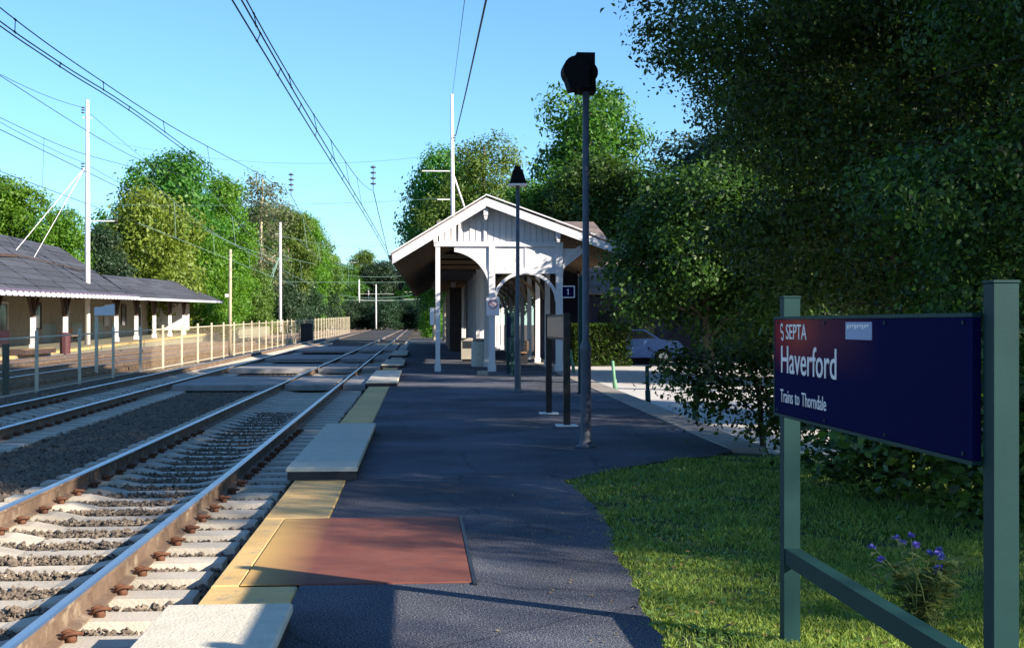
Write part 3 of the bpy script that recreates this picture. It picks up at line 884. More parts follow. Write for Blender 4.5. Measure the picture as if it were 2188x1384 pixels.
# purlin ends with scrolled blocks
for px, pz in ((0, 5.20), (2.36, 4.48), (-1.62, 4.32)):
    b = MB(); b.box(px - .07, px + .07, .101, GY, pz - .13, pz + .08); b.box(px - .055, px + .055, .13, .30, pz - .22, pz - .131); b.box(px - .04, px + .04, .15, .24, pz - .27, pz - .221)
    b.build('purlin_end', M_WHITE, SH)
def col(x, y, wd, top, parent=SH, z0=0.0, m=M_WHITE):
    b = MB()
    b.box(x - wd / 2, x + wd / 2, y - wd / 2, y + wd / 2, .22, top)
    b.box(x - wd / 2 - .03, x + wd / 2 + .03, y - wd / 2 - .03, y + wd / 2 + .03, z0 + .001, .219)
    return b.build('column', m, parent)
col(CX, GY, .15, 4.079)
col(CC, GY, .20, 4.079)
col(CR, GY, .22, 4.079)
def arch(xc, zc, r, a0, a1, th, y0, y1, name='arch_brace', squash=1.0):
    b = MB(); ns = 12
    for i in range(ns + 1):
        a = R(a0 + (a1 - a0) * i / ns)
        for rr in (r, r + th):
            for yv in (y0, y1):
                b.v.append((xc + rr * math.cos(a) * squash, yv, zc + rr * math.sin(a)))
    for i in range(ns):
        o = 4 * i
        for p, q in ((0, 1), (1, 3), (3, 2), (2, 0)):
            b.f.append((o + p, o + q, o + q + 4, o + p + 4)); b.mi.append(0)
    b.f += [(0, 1, 3, 2), (4 * ns, 4 * ns + 1, 4 * ns + 3, 4 * ns + 2)]; b.mi += [0, 0]
    return b.build(name, M_WHITE, SH)
# right bay arch
arch((CC + CR) / 2, 2.28, .90, 0, 180, .10, GY - .06, GY + .04, squash=1.08)
# left bay spandrel: solid web between the arch and the corner
b = MB(); ns = 12; xc, zc, rr = CX + .35, 2.62, 1.30
ptsA = [(xc + rr * math.cos(R(a)) * 1.02, zc + rr * math.sin(R(a))) for a in np.linspace(0, 82, ns + 1)]
for i in range(ns):
    p, q = ptsA[i], ptsA[i + 1]
    b.add([(p[0], GY - .03, p[1]), (q[0], GY - .03, q[1]), (q[0], GY - .03, 4.078), (p[0], GY - .03, 4.078), (p[0], GY + .03, p[1]), (q[0], GY + .03, q[1]), (q[0], GY + .03, 4.078), (p[0], GY + .03, 4.078)],
          [(0, 1, 2, 3), (7, 6, 5, 4), (0, 4, 5, 1)])
b.build('spandrel', M_WHITE, SH)
arch(xc, zc, rr, 0, 82, .09, GY - .07, GY + .07, 'arch_rib', 1.02)
# right eave bracket
b = MB().prism([(CR + .10, 4.02), (CR + .95, 4.02), (CR + .11, 3.35)], GY - .02, GY + .02); b.build('eave_bracket', M_WHITE2, SH)
arch(CR + 1.28, 3.02, 1.17, 118, 178, .09, GY - .06, GY + .06, 'eave_brace')
# inner columns and cross beams
colm = None
k = 0
yv = GY + 4.6
while yv < SHL - 2:
    for xx, wd in ((CC, .18), (CR, .18)):
        col(xx, yv, wd, 3.9)
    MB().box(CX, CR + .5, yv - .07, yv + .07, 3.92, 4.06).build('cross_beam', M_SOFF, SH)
    arch((CC + CR) / 2, 2.45, .90, 0, 180, .09, yv - .05, yv + .05, squash=1.05).data.materials[0] = M_SOFF  # inner arches coloured brown so their colour carries the interior's shade
    k += 1; yv += 4.6
# waiting room under the roof
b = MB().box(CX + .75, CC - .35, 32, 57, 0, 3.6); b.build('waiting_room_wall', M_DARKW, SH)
for i in range(4):
    MB().box(CC - .349, CC - .33, 33 + i * 6, 35.2 + i * 6, .9, 2.3).build('window', M_GLASS, SH)

# signs and small things by the shelter
sgn = thing('no_smoking_sign', 'pale square sign with a ringed mark on the middle shelter column', 'sign', (2.44, 43.47, 2.13), R(-.7))
MB().box(-.21, .21, -.02, 0, -.31, .31).build('plate', M_PINKW, sgn)
b = MB(); ns = 20
for i in range(ns):
    a0_, a1_ = 2 * math.pi * i / ns, 2 * math.pi * (i + 1) / ns
    b.add([(math.cos(a) * q, -.0215, .06 + math.sin(a) * q) for a, q in ((a0_, .12), (a1_, .12), (a1_, .155), (a0_, .155))], [(0, 1, 2, 3)])
b.add([(-.10, -.0225, .13), (-.08, -.0225, .15), (.10, -.0225, -.01), (.08, -.0225, -.03)], [(0, 1, 2, 3)])
b.add([(-.07, -.0215, .05), (.07, -.0215, .05), (.07, -.0215, .075), (-.07, -.0215, .075)], [(0, 1, 2, 3)])
b.build('ringed_mark', M_REDM, sgn)
sq = thing('track_sign', 'small navy sign with white border beside the right shelter column', 'sign', (4.92, 43.4, 2.60), R(-.7))
MB().box(-.24, .20, -.02, 0, -.20, .20).build('plate', M_SIGNW, sq)
MB().box(-.205, .165, -.024, -.021, -.165, .165).build('field', M_NAVY, sq)
b = MB(); b.box(-.035, -.005, -.028, -.025, -.10, .10); b.box(-.06, -.036, -.028, -.025, .05, .08); b.build('numeral', M_SIGNW, sq)
MB().box(-.36, -.241, -.012, -.004, .12, .16).build('arm', M_SIGNW, sq)
tag(MB().box(-.07, .07, -.05, .05, -.28, .28).build('white_box', M_SIGNW, None, (.46, 43.60, 1.80)), 'narrow white box fixed to the left shelter column', 'box')
bn = thing('litter_bin', 'round mottled pebble concrete litter bin before the shelter columns', 'litter bin', (2.28, 48.6, 0))
b = MB(); b.sm = False; b.lathe([(.33, 0), (.34, .05), (.34, .86), (.32, .90)], 14); b.build('body', M_BIN, bn)
b = MB(); b.lathe([(.30, .901), (.30, .96), (.20, 1.0), (.20, 1.02)], 14); b.build('lid', M_KERB, bn)
bx_ = thing('newspaper_box', 'small beige box beside the mottled litter bin', 'newspaper box', (2.0, 54.5, 0))
MB().cbox(-.24, .24, -.22, .22, .12, .98, .03).build('body', M_BEIGE, bx_)
MB().box(-.20, .20, -.2205, -.2195, .55, .86).build('window', M_GLASS, bx_)
MB().box(-.18, .18, -.16, .16, 0, .119).build('foot', M_BLACK, bx_)
bench = thing('bench', 'brown slatted bench under the right side of the shelter', 'bench', (4.0, 52.5, 0))
for i in range(4):
    MB().box(-.22 + i * .115, -.12 + i * .115, -.9, .9, .42, .455).build('seat_slat', M_BENCH, bench)
for i in range(3):
    MB().box(.245, .275, -.9, .9, .52 + i * .13, .62 + i * .13).build('back_slat', M_BENCH, bench)
for s in (-.75, .75):
    MB().box(-.20, .26, s - .03, s + .03, 0, .419).build('leg', M_BLACK, bench)
    MB().box(.276, .305, s - .03, s + .03, .3, .9).build('back_support', M_BLACK, bench)
tag(MB().cbox(-.16, .16, -.12, .12, 0, .14, .02).build('floor_box', M_KERB, None, (1.95, 40.3, .001)), 'small dark box on the asphalt before the shelter', 'box')

# ------------------------------------------------------------------ main station building behind the shelter
SB = thing('station_building', 'shaded station building with brown shingle roof behind the white shelter', 'building', (0, 0, 0))
MB().box(6.5, 17, 60, 74, -.3, 3.9).build('wall', M_SHADEW, SB)
def roof_pieces(parent, quad, rows, cols, m, th=.05, name='shingle_course'):
    # quad: eave-left, eave-right, ridge-right, ridge-left; each course laid as overlapping boards
    A, B_, C_, D = [Vector(p) for p in quad]
    nrm = (B_ - A).cross(D - A).normalized()
    if nrm.z < 0: nrm = -nrm
    for r in range(rows):
        for c in range(cols):
            f0, f1 = r / rows, (r + 1) / rows + .25 / rows
            f1 = min(f1, 1)
            g0, g1 = c / cols + .002, (c + 1) / cols - .002
            def P(f, g_): return A.lerp(D, f).lerp(B_.lerp(C_, f), g_)
            jz = random.uniform(0, .012)
            p = [P(f0, g0), P(f0, g1), P(f1, g1), P(f1, g0)]
            hi = [nrm * (th + jz), nrm * (th + jz), nrm * (.012 + jz), nrm * (.012 + jz)]
            vs = [q for q in p] + [q + h for q, h in zip(p, hi)]
            b = MB(); b.add(vs, [(0, 3, 2, 1), (4, 5, 6, 7), (0, 1, 5, 4), (1, 2, 6, 5), (2, 3, 7, 6), (3, 0, 4, 7)])
            b.build(name, m, parent)
roof_pieces(SB, [(.9, 59, 3.9), (9.6, 59, 3.9), (8.6, 65, 6.55), (.9, 65, 6.55)], 7, 5, M_SHINB)
MB().add([(.9, 59.1, 3.88), (9.6, 59.1, 3.88), (8.6, 65, 6.5), (.9, 65, 6.5), (.9, 71, 3.88), (9.6, 71, 3.88)], [(0, 1, 2, 3), (3, 2, 5, 4), (1, 5, 2), (0, 3, 4), (0, 4, 5, 1)]).build('roof', M_SHINB, SB)
roof_pieces(SB, [(6.9, 54.5, 2.75), (10.8, 54.5, 2.75), (10.8, 59.9, 4.4), (6.9, 59.9, 4.4)], 5, 3, M_SHINB)
MB().box(7.2, 10.6, 56, 59.99, -.3, 2.7).build('porch_wall', M_SHADEW, SB)
for i in range(2):
    w_ = MB().box(7.6 + i * 1.5, 8.5 + i * 1.5, 55.96, 55.999, 1.0, 2.1).build('window', M_GLASS, SB)

# hedge
def leaf_box(n, x0, x1, y0, y1, z0, z1, L, seed):
    r = np.random.default_rng(seed)
    P = r.uniform(0, 1, (n, 3)); k = r.integers(0, 4, n)
    P[k == 0, 0] = r.uniform(0, .12, (k == 0).sum()); P[k == 1, 1] = r.uniform(0, .2, (k == 1).sum()); P[k == 2, 2] = r.uniform(.88, 1.02, (k == 2).sum())
    C = np.array([x0, y0, z0]) + P * np.array([x1 - x0, y1 - y0, z1 - z0])
    return leaf_quads(C, L, r)
def leaf_quads(C, L, r, up=0.35, wr=0.5, out=None, six=False):
    n = len(C)
    nn = r.normal(size=(n, 3)) * .62
    if out is None:
        nn[:, 2] = np.abs(nn[:, 2]) + up
    else:
        nn = nn + out
    nn /= np.linalg.norm(nn, axis=1)[:, None] + 1e-9
    d = np.cross(nn, r.normal(size=(n, 3))); d /= np.linalg.norm(d, axis=1)[:, None] + 1e-9
    s = np.cross(d, nn)
    ln = (L * r.uniform(.5, 1.5, n))[:, None]
    fold = nn * ln * r.uniform(-.12, .22, (n, 1))
    if six:
        w_ = s * ln * wr * .5
        return np.stack([C - d * ln * .5 - fold, C - d * ln * .22 + w_ * .85, C + d * ln * .14 + w_, C + d * ln * .55 - fold * 1.5, C + d * ln * .14 - w_, C - d * ln * .22 - w_ * .85], 1).reshape(-1, 3)
    return np.stack([C - d * ln * .5 - fold, C + s * ln * wr * .5, C + d * ln * .5 - fold, C - s * ln * wr * .5], 1).reshape(-1, 3)
hd = thing('hedge', 'clipped dark green hedge before the shaded station wall', 'hedge')
obj('foliage', npmesh('hedge_leaf', leaf_box(9000, 6.2, 8.5, 52.5, 54, -.15, 1.55, .12, 5), 4, L_NEAR), hd)
MB().box(6.4, 8.3, 52.8, 53.8, -.2, 1.3).build('stems', M_BARKD, hd)

# parked car
def car():
    t = thing('parked_car', 'blue car parked behind the hedge under the bright leaved tree', 'car', (8.75, 55.05, -.13), R(180))
    b = MB()
    side = [(-2.1, .35), (-2.15, .75), (-1.95, .98), (-1.2, 1.05), (-.55, 1.45), (.75, 1.48), (1.45, 1.05), (2.05, .95), (2.15, .6), (2.1, .3)]
    arches = []
    for cx in (1.35, -1.3):
        for a in range(0, 181, 30):
            arches.append((cx + .38 * math.cos(R(a)), .30 + .38 * math.sin(R(a)) if a not in (0, 180) else .30))
    prof = side + arches
    st = [(-.84, .0), (-.80, .02), (.80, .02), (.84, .0)]
    b.prism(prof, -.82, .82)
    b.build('body', M_CAR, t)
    for s in (-1, 1):
        MB().prism([(-1.02, 1.09), (-.50, 1.40), (.10, 1.42), (.10, 1.07)], s * .823, s * .829).build('window', M_GLASS, t)
        MB().prism([(.16, 1.07), (.16, 1.42), (.70, 1.42), (1.25, 1.07)], s * .823, s * .829).build('window', M_GLASS, t)
        for cx in (1.35, -1.3):
            wl = obj('wheel', None or MB().mesh('w', M_TYRE), t) if False else None
            b = MB(); ns = 16
            pr = [(cx + .31 * math.cos(2 * math.pi * i / ns), .31 + .31 * math.sin(2 * math.pi * i / ns)) for i in range(ns)]
            b.prism(pr, s * .62, s * .825); wl = b.build('wheel', M_TYRE, t)
            b = MB(); pr = [(cx + .19 * math.cos(2 * math.pi * i / ns), .31 + .19 * math.sin(2 * math.pi * i / ns)) for i in range(ns)]
            b.prism(pr, s * .826, s * .832); b.build('rim', M_CHROME, wl)
        MB().box(-2.155, -2.0, s * .55 - .14, s * .55 + .14, .62, .76).build('headlight', M_SIGNW, t)
    MB().prism([(-1.16, 1.07), (-.56, 1.43), (-.54, 1.42), (-1.14, 1.06)], -.7, .7).build('windscreen', M_GLASS, t)
car()

# ------------------------------------------------------------------ wire fence between the tracks
mm = bpy.data.materials.new('wire_mesh'); mm.use_nodes = True
n = mm.node_tree; pb = n.nodes['Principled BSDF']; pb.inputs['Base Color'].default_value = (.46, .36, .22, 1); pb.inputs['Roughness'].default_value = .6
tcm = n.nodes.new('ShaderNodeTexCoord'); spm = n.nodes.new('ShaderNodeSeparateXYZ'); n.links.new(tcm.outputs['Object'], spm.inputs[0])
def mth(op, a, b_=None):
    q = n.nodes.new('ShaderNodeMath'); q.operation = op
    for i, v in enumerate((a, b_)):
        if v is None: continue
        if isinstance(v, (int, float)): q.inputs[i].default_value = v
        else: n.links.new(v, q.inputs[i])
    return q.outputs[0]
u_ = mth('ADD', spm.outputs[1], spm.outputs[2]); v_ = mth('SUBTRACT', spm.outputs[1], spm.outputs[2])
fa = mth('LESS_THAN', mth('FRACT', mth('MULTIPLY', u_, 18.0)), .10)
fb = mth('LESS_THAN', mth('FRACT', mth('MULTIPLY', v_, 18.0)), .10)
al = mth('MAXIMUM', fa, fb)
tb = n.nodes.new('ShaderNodeBsdfTransparent'); msx = n.nodes.new('ShaderNodeMixShader')
n.links.new(al, msx.inputs[0]); n.links.new(tb.outputs[0], msx.inputs[1]); n.links.new(pb.outputs[0], msx.inputs[2]); n.links.new(msx.outputs[0], n.nodes['Material Output'].inputs[0])
M_MESH = mm
FN = thing('wire_fence', 'long tan wire mesh fence with posts running between the tracks', 'fence')
yv = 29.4; prev = None
while yv < 260:
    x = fence_x(yv); zt = 1.22 + .0070 * (yv - 33)
    MB().box(x - .036, x + .036, yv - .036, yv + .036, -.3, zt + .16).build('post', M_FENCEP, FN)
    if prev:
        x0, y0, z0 = prev
        MB().bar((x0, y0 + .05, z0), (x, yv - .05, zt), .04).build('top_rail', M_FENCEP, FN)
        MB().bar((x0, y0 + .05, -.10), (x, yv - .05, -.10), .03).build('bottom_rail', M_FENCEP, FN)
        MB().add([(x0, y0 + .046, -.14), (x, yv - .046, -.14), (x, yv - .046, zt), (x0, y0 + .046, z0)], [(0, 1, 2, 3)]).build('mesh_panel', M_MESH, FN)
    prev = (x, yv, zt)
    yv += 4.5 if yv < 120 else 6
MB().box(-10.05, -9.97, 29.0, 29.15, -.3, 1.1).build('brace_post', M_GREEN, FN)
cab = thing('relay_cabinet', 'dark steel equipment cabinet on the fence line', 'cabinet', (-10.55, 124, -.15))
MB().cbox(-.2, .9, -.5, .5, 0, 1.75, .04).build('body', M_BLACK, cab)
MB().box(-.02, .72, -.52, -.501, .1, 1.6).build('door', M_BLACK, cab)
rs = thing('red_signal_plate', 'small red plate on a green post at the left end of the fence', 'sign', (-9.75, 32.4, -.15))
MB().cbox(-.07, .07, -.05, .05, 0, 1.45, .01).build('post', M_GREEN, rs)
MB().box(-.16, .10, -.08, -.051, 1.22, 1.55).build('plate', mat('red_board', (.40, .09, .07), (.48, .14, .10), scale=4, rough=.6), rs)

# ------------------------------------------------------------------ left platform and its station house
def gl(y): return 0.009 * (y - 55)
lx = lambda y: -18.15 - 0.018 * (y - 40)
b = MB()
for yv in (30, 190):
    b.v += [(lx(yv), yv, gl(yv)), (-34, yv, gl(yv)), (lx(yv), yv, -.5), (-34, yv, -.5)]
b.f = [(0, 1, 5, 4), (0, 4, 6, 2), (2, 3, 1, 0)]; b.mi = [0] * 3
lp_ = struct(b.build('far_platform', mat('far_platform_concrete', (.20, .185, .13), (.27, .25, .18), scale=1.2, rough=.9)))
yv = 36.0
while yv < 130:
    MB().add([(lx(yv) - .02, yv, gl(yv) + .012), (lx(yv) - .55, yv, gl(yv) + .012), (lx(yv) - .55, yv + 2.96, gl(yv + 3) + .012), (lx(yv) - .02, yv + 2.96, gl(yv + 3) + .012),
              (lx(yv), yv, gl(yv) - .1), (lx(yv), yv + 2.96, gl(yv) - .1)], [(0, 1, 2, 3), (0, 3, 5, 4)]).build('edge_slab', M_YEL, lp_)
    yv += 3.0
LS = thing('far_station_house', 'low far station house with grey shingle roof and white columns across the tracks', 'building')
EX = -18.9                                               # eave line
def eave_z(y): return 2.98 + .0105 * (y - 60)
# main roof: eave along EX from y=48 to 89, ridge behind; lower roof from 89 to 131 with hipped end
def lroof(y0, y1, ridge_x, rz0, rz1, yr0, yr1, rows, cols):
    q = [(EX, y0, eave_z(y0)), (EX, y1, eave_z(y1)), (ridge_x, yr1, rz1), (ridge_x, yr0, rz0)]
    MB().add(q, [(0, 1, 2, 3)]).build('roof', M_SHIN, LS)
    roof_pieces(LS, q, rows, cols, M_SHIN, .06)
lroof(44, 90, -26.5, 7.35, 7.2, 44, 101, 11, 9)
lroof(89.8, 131, -21.9, 4.95, 5.4, 94, 121, 6, 8)
MB().add([(EX, 131, eave_z(131)), (-25, 131, eave_z(131)), (-21.9, 121, 5.4)], [(0, 1, 2)]).build('roof', M_SHIN, LS)
MB().add([(-21.9, 94, 4.95), (-21.9, 121, 5.4), (-25, 131, eave_z(131)), (-25, 94, 3.4)], [(0, 1, 2, 3)]).build('roof', M_SHIN, LS)
MB().add([(-26.5, 101, 7.2), (EX, 90, eave_z(90)), (-34, 108, 3.3)], [(0, 1, 2)]).build('roof', M_SHIN, LS)
MB().add([(-25.7, 44, 2.5), (-25.7, 97, 2.5), (-25.7, 97, 6.2), (-25.7, 44, 6.4)], [(0, 1, 2, 3)]).build('inner_wall', M_DARKW, LS)
# dark bars painting the upper roof's lower edge and its gutter shadow
MB().bar((-21.2, 60, 4.75), (-22.9, 78, 5.45), .10, .16).build('roof_edge_shadow', M_DARKW, LS)
MB().bar((-22.9, 78, 5.50), (-22.0, 91, 5.05), .05, .06).build('roof_edge_shadow', M_DARKW, LS)
b = MB(); yv = 44
b.bar((EX + .03, 44, eave_z(44) - .06), (EX + .03, 131, eave_z(131) - .06), .06, .17); b.build('fascia', M_WHITE, LS)
gt = MB().bar((EX + .09, 44, eave_z(44) + .13), (EX + .09, 91, eave_z(91) + .13), .10, .14).build('gutter', mat('gutter_purple', (.09, .075, .13), (.12, .10, .16), scale=3, rough=.5), LS)
rt = MB().prism([(0, -.14), (.26, -.10), (.26, .05), (0, .09)], 0, .22).mesh('rafter_tail', M_WHITE)
yv = 52.0
while yv < 91:
    obj('rafter_tail', rt, LS, (EX - .02, yv, eave_z(yv) + .02)); yv += .95
MB().add([(EX + .02, 44, eave_z(44) - .16), (EX + .02, 131, eave_z(131) - .16), (-27, 131, eave_z(131) + .1), (-27, 44, eave_z(44) + .1)], [(0, 1, 2, 3)]).build('soffit', M_SOFF, LS)
# wall with doors, windows and panelled lower part
WX = -24.2
b = MB()
b.v = [(WX, 46, -.2), (WX, 122, -.2), (WX, 122, 3.9), (WX, 46, 3.2), (WX - 4, 46, -.2), (WX - 4, 122, -.2), (WX - 4, 122, 3.9), (WX - 4, 46, 3.2)]
b.f = [(0, 1, 2, 3), (1, 5, 6, 2), (4, 0, 3, 7)]; b.mi = [0] * 3
wl = b.build('wall', M_BEIGE, LS)
for i, yv in enumerate((50, 57.5, 66, 72, 79, 86, 93, 99, 105, 111, 117)):
    z0 = gl(yv) + (0.02 if i % 3 == 1 else .95)
    wd = MB().box(WX + .001, WX + .05, yv, yv + 1.5, z0, gl(yv) + 2.45).build('window', M_GLASS, wl)
    b = MB()
    b.box(WX + .051, WX + .09, yv - .14, yv - .001, z0, gl(yv) + 2.5); b.box(WX + .051, WX + .09, yv + 1.501, yv + 1.64, z0, gl(yv) + 2.5); b.box(WX + .051, WX + .09, yv - .14, yv + 1.64, gl(yv) + 2.501, gl(yv) + 2.65)
    b.build('frame', M_DARKW if i % 2 else M_WHITE, wl)
for yv in (60, 68.5, 88, 95.3, 101.5, 107.5):
    MB().box(WX + .001, WX + .035, yv, yv + 3.1, gl(yv) + .0, gl(yv) + 1.25).build('lower_panel', M_TEAL, wl)
# columns with dark brackets
for i, yv in enumerate((53.5, 60.3, 66.8, 73.2, 79.8, 93.0, 99.5, 106.2, 112.8, 119.4)):
    z0 = gl(yv); zt = eave_z(yv)
    cxl = -20.6
    c_ = MB().box(cxl - .12, cxl + .12, yv - .12, yv + .12, z0 + .3, z0 + 1.75); c_.box(cxl - .17, cxl + .17, yv - .17, yv + .17, z0, z0 + .299)
    cc = c_.build('column', M_WHITE, LS)
    b = MB(); b.box(cxl - .11, cxl + .11, yv - .11, yv + .11, z0 + 1.751, zt - .05)
    for s in (-1, 1):
        b.bar((cxl, yv + s * .09, zt - 1.15), (cxl, yv + s * 1.0, zt - .12), .12, .14)
    b.build('bracket', M_DARKW, cc)
# end wall of the lower roof, white and sunlit
MB().add([(-20.6, 122.3, 1.0), (-24, 122.3, 1.0), (-24, 122.3, 3.4), (-20.6, 122.3, 3.4)], [(0, 1, 2, 3)]).build('end_panel', M_WHITE, LS)
# benches and boxes on the far platform
for i, (yv, m_, lab) in enumerate(((62.5, M_BLUE, 'blue bench against the far station wall'), (55.5, M_DARKW, 'dark bench at the left end of the far platform'), (90.5, M_BENCH, 'brown bench on the far platform by the big pole'))):
    t = thing('platform_bench', lab, 'bench', (-22.9, yv, gl(yv)))
    MB().box(-.25, .25, -1.0, 1.0, .42, .48).build('seat', m_, t)
    MB().box(-.30, -.251, -1.0, 1.0, .5, .95).build('backrest', m_, t)
    for s in (-.8, .8):
        MB().box(-.2, .2, s - .04, s + .04, 0, .419).build('leg', M_BLACK, t)
t = thing('platform_step', 'dark raised step at the far platform edge', 'step', (-18.6, 66, gl(66)))
MB().cbox(-.5, .42, -2.6, 2.6, .013, .25, .02).build('step_top', M_DARKW, t)
MB().box(.20, .43, -2.5, 2.5, .251, .262).build('nosing', M_YEL, t)
t = thing('bin_post', 'dark red bin on the far platform edge', 'litter bin', (-17.7, 68.5, -.2))
b = MB(); b.lathe([(.26, .25), (.28, 1.25), (.2, 1.32)], 10); b.build('body', mat('dark_red', (.10, .03, .035), rough=.6), t)
MB().box(-.05, .05, -.05, .05, 0, .249).build('stand', M_BLACK, t)
t = thing('hooded_lamp', 'white hooded lamp on a short post by the fence', 'lamp post', (-11.2, 47.5, -.2))
MB().box(-.05, .05, -.05, .05, 0, 2.35).build('post', M_FENCEP, t)
MB().prism([(-.05, 2.05), (.60, 2.05), (.60, 2.45), (-.05, 2.30)], -.12, .12).build('hood', M_WHITE, t)
t = thing('wood_pole', 'slim tan pole with a small white lamp at the fence', 'pole', (-10.45, 75.3, -.2))
b = MB(); b.sm = True; b.tube([(0, 0, 0), (0, 0, 3), (.02, 0, 5.9)], [.10, .09, .08], 8); b.build('shaft', M_BARKP, t)
MB().box(-.26, -.08, -.1, .1, 3.25, 3.42).build('lamp', M_SIGNW, t)

# ------------------------------------------------------------------ catenary poles and wires
def pole(x, y, z0, h, r, label, arms=(), ins=(), lean=0):
    t = thing('catenary_pole', label, 'pole', (x, y, z0))
    b = MB(); b.sm = True
    b.tube([(0, 0, -.3), (lean * .5, 0, h * .5), (lean, 0, h)], [r, r * .88, r * .62], 10)
    b.build('shaft', M_POLEW, t)
    for (x0, x1, z) in arms:
        MB().bar((x0, 0, z), (x1, 0, z), .06).build('crossarm', M_POLEW, t)
    for (dx, z, nn) in ins:
        b = MB()
        for i in range(nn):
            b.lathe([(.04, 0), (.11, .02), (.11, .06), (.04, .08)], 8, (dx, 0, z - i * .16))
        b.build('insulator', M_INS, t)
    return t
p1 = pole(-20.5, 84.6, 0.15, 15.3, .18, 'tall white pole rising through the far station roof', [(-.3, .3, 14.2), (0, 1.7, 7.8)], [(-.28, 14.8, 3), (-.30, 11.3, 4), (1.75, 7.9, 3)])
for a, c in (((-.1, 0, 11.2), (-4.2, -3, 4.9)), ((-.1, 0, 11.2), (-3.3, -1.5, 4.6))):
    b = MB(); b.tube([a, c], .026, 5); b.build('guy_rod', M_POLEW, p1)
p2 = pole(-20.9, 205, 0.6, 16.4, .25, 'white pole with guy wires before the left trees', [(-.8, .3, 14.6)], [(-.8, 14.4, 3)])
for dx in (-4.6, -3.6):
    b = MB(); b.tube([(0, 0, 11.5), (dx, -2, .3)], .07, 5); b.build('guy_rod', M_WIREG, p2)
p3 = pole(-21.2, 333, .8, 17.5, .32, 'distant pole with crossarms left of the vanishing tracks', [(-.5, 6, 16), (-.5, 3, 13)], [])
p4 = pole(-17.5, 400, .8, 14, .3, 'farther thin pole beside the distant dark trees', [(-6, 2, 8)], [])
p5 = pole(-15.8, 430, .8, 12, .3, 'farthest thin white pole beside the distant dark trees', [], [])
p7 = pole(4.6, 205, .3, 15.5, .22, 'slim white pole right of the tracks beyond the shelter', [(-2.2, 0, 9.5)], [])
p8 = pole(2.4, 333, .5, 15, .26, 'far slim pole right of the vanishing tracks', [(-6, 0, 9.0), (-6, 0, 7.2)], [])
p9 = pole(-11.6, 372, .5, 12, .24, 'thin far mast standing between the vanishing tracks', [(-5, 5, 9.4), (-5, 5, 7.6)], [])
p6 = pole(2.15, 80, 0.1, 15.2, .15, 'tall white pole rising behind the shelter gable', [(-1.9, 0, 10.6), (-1.0, 0, 8.9)], [(.0, 12.7, 3)], lean=-.12)
b = MB(); b.tube([(0, 0, 10.3), (1.9, 1.5, 5.0)], .06, 5); b.build('guy_rod', M_POLEW, p6)
t = tag(MB().box(-.05, .05, -.05, .05, 0, 3.0).build('roof_pipe', M_POLEW, None, (1.05, 90, 3.9)), 'short white pipe standing above the left shelter roof', 'pipe')

def spline(pts, n=7):                                    # smooth curve through the given points
    P = [Vector(p) for p in pts]; out = []
    for i in range(len(P) - 1):
        p0 = P[max(i - 1, 0)]; p1 = P[i]; p2 = P[i + 1]; p3 = P[min(i + 2, len(P) - 1)]
        for k in range(n):
            t_ = k / n
            out.append(.5 * ((2 * p1) + (p2 - p0) * t_ + (2 * p0 - 5 * p1 + 4 * p2 - p3) * t_ ** 2 + (3 * p1 - p0 - 3 * p2 + p3) * t_ ** 3))
    return out + [P[-1]]
def sagged(a, c, sag, n=6):
    a = Vector(a); c = Vector(c)
    return [a.lerp(c, i / n) - Vector((0, 0, sag * 4 * (i / n) * (1 - i / n))) for i in range(n + 1)]
def at_y(P, y):
    for p, q in zip(P, P[1:]):
        if p.y <= y <= q.y and q.y > p.y:
            return p.lerp(q, (y - p.y) / (q.y - p.y))
    return None
def line(label, wires, hangers=(), m=M_WIRE, hr=.008):
    t = thing('overhead_line', label, 'overhead wires', group='overhead wires above the tracks')
    P = []
    for nm, pts, r in wires:
        c = spline(pts); P.append(c)
        b = MB(); b.tube(c, r, 4); b.build(nm, m, t)
    for (i, j, ys_) in hangers:
        for y in ys_:
            a = at_y(P[i], y); c = at_y(P[j], y)
            if a is None or c is None: continue
            b = MB(); b.tube([a, c], hr, 4)
            for e_ in (a, c):
                b.tube([e_ - Vector((0, .05, 0)), e_ + Vector((0, .05, 0))], hr * 2.6, 4)
            b.build('hanger', m, t)
line('overhead wires above the nearest track running up to the top of the picture',
     [('messenger_wire', [(-2.66, 8, 6.85), (-2.66, 14, 6.62), (-2.62, 20, 6.50), (-2.58, 28, 6.56), (-2.52, 40, 6.92), (-2.45, 57, 7.60), (-2.58, 78, 9.25)], .013),
      ('auxiliary_wire', [(-2.66, 8, 6.33), (-2.5, 30, 6.28), (-2.2, 60, 6.34), (-2.02, 92, 6.45)], .015),
      ('contact_wire', [(-2.72, 8, 6.16), (-2.55, 30, 6.16), (-2.25, 60, 6.20), (-2.05, 92, 6.24)], .015)], [(0, 1, (21.5, 27, 33, 39, 46, 54)), (1, 2, (17, 22, 25, 29, 33, 38, 43, 49, 56, 64, 72))])
line('overhead wires above the nearest track beyond the white pole',
     [('messenger_wire', [(-2.58, 78, 9.25), (-2.55, 100, 8.2), (-2.6, 125, 7.6), (-3.0, 200, 9.0), (-3.4, 330, 8.5)], .022), ('contact_wire', [(-2.05, 92, 6.24), (-3.4, 330, 6.2)], .022)], [(0, 1, (90, 100, 112, 126, 142, 160))])
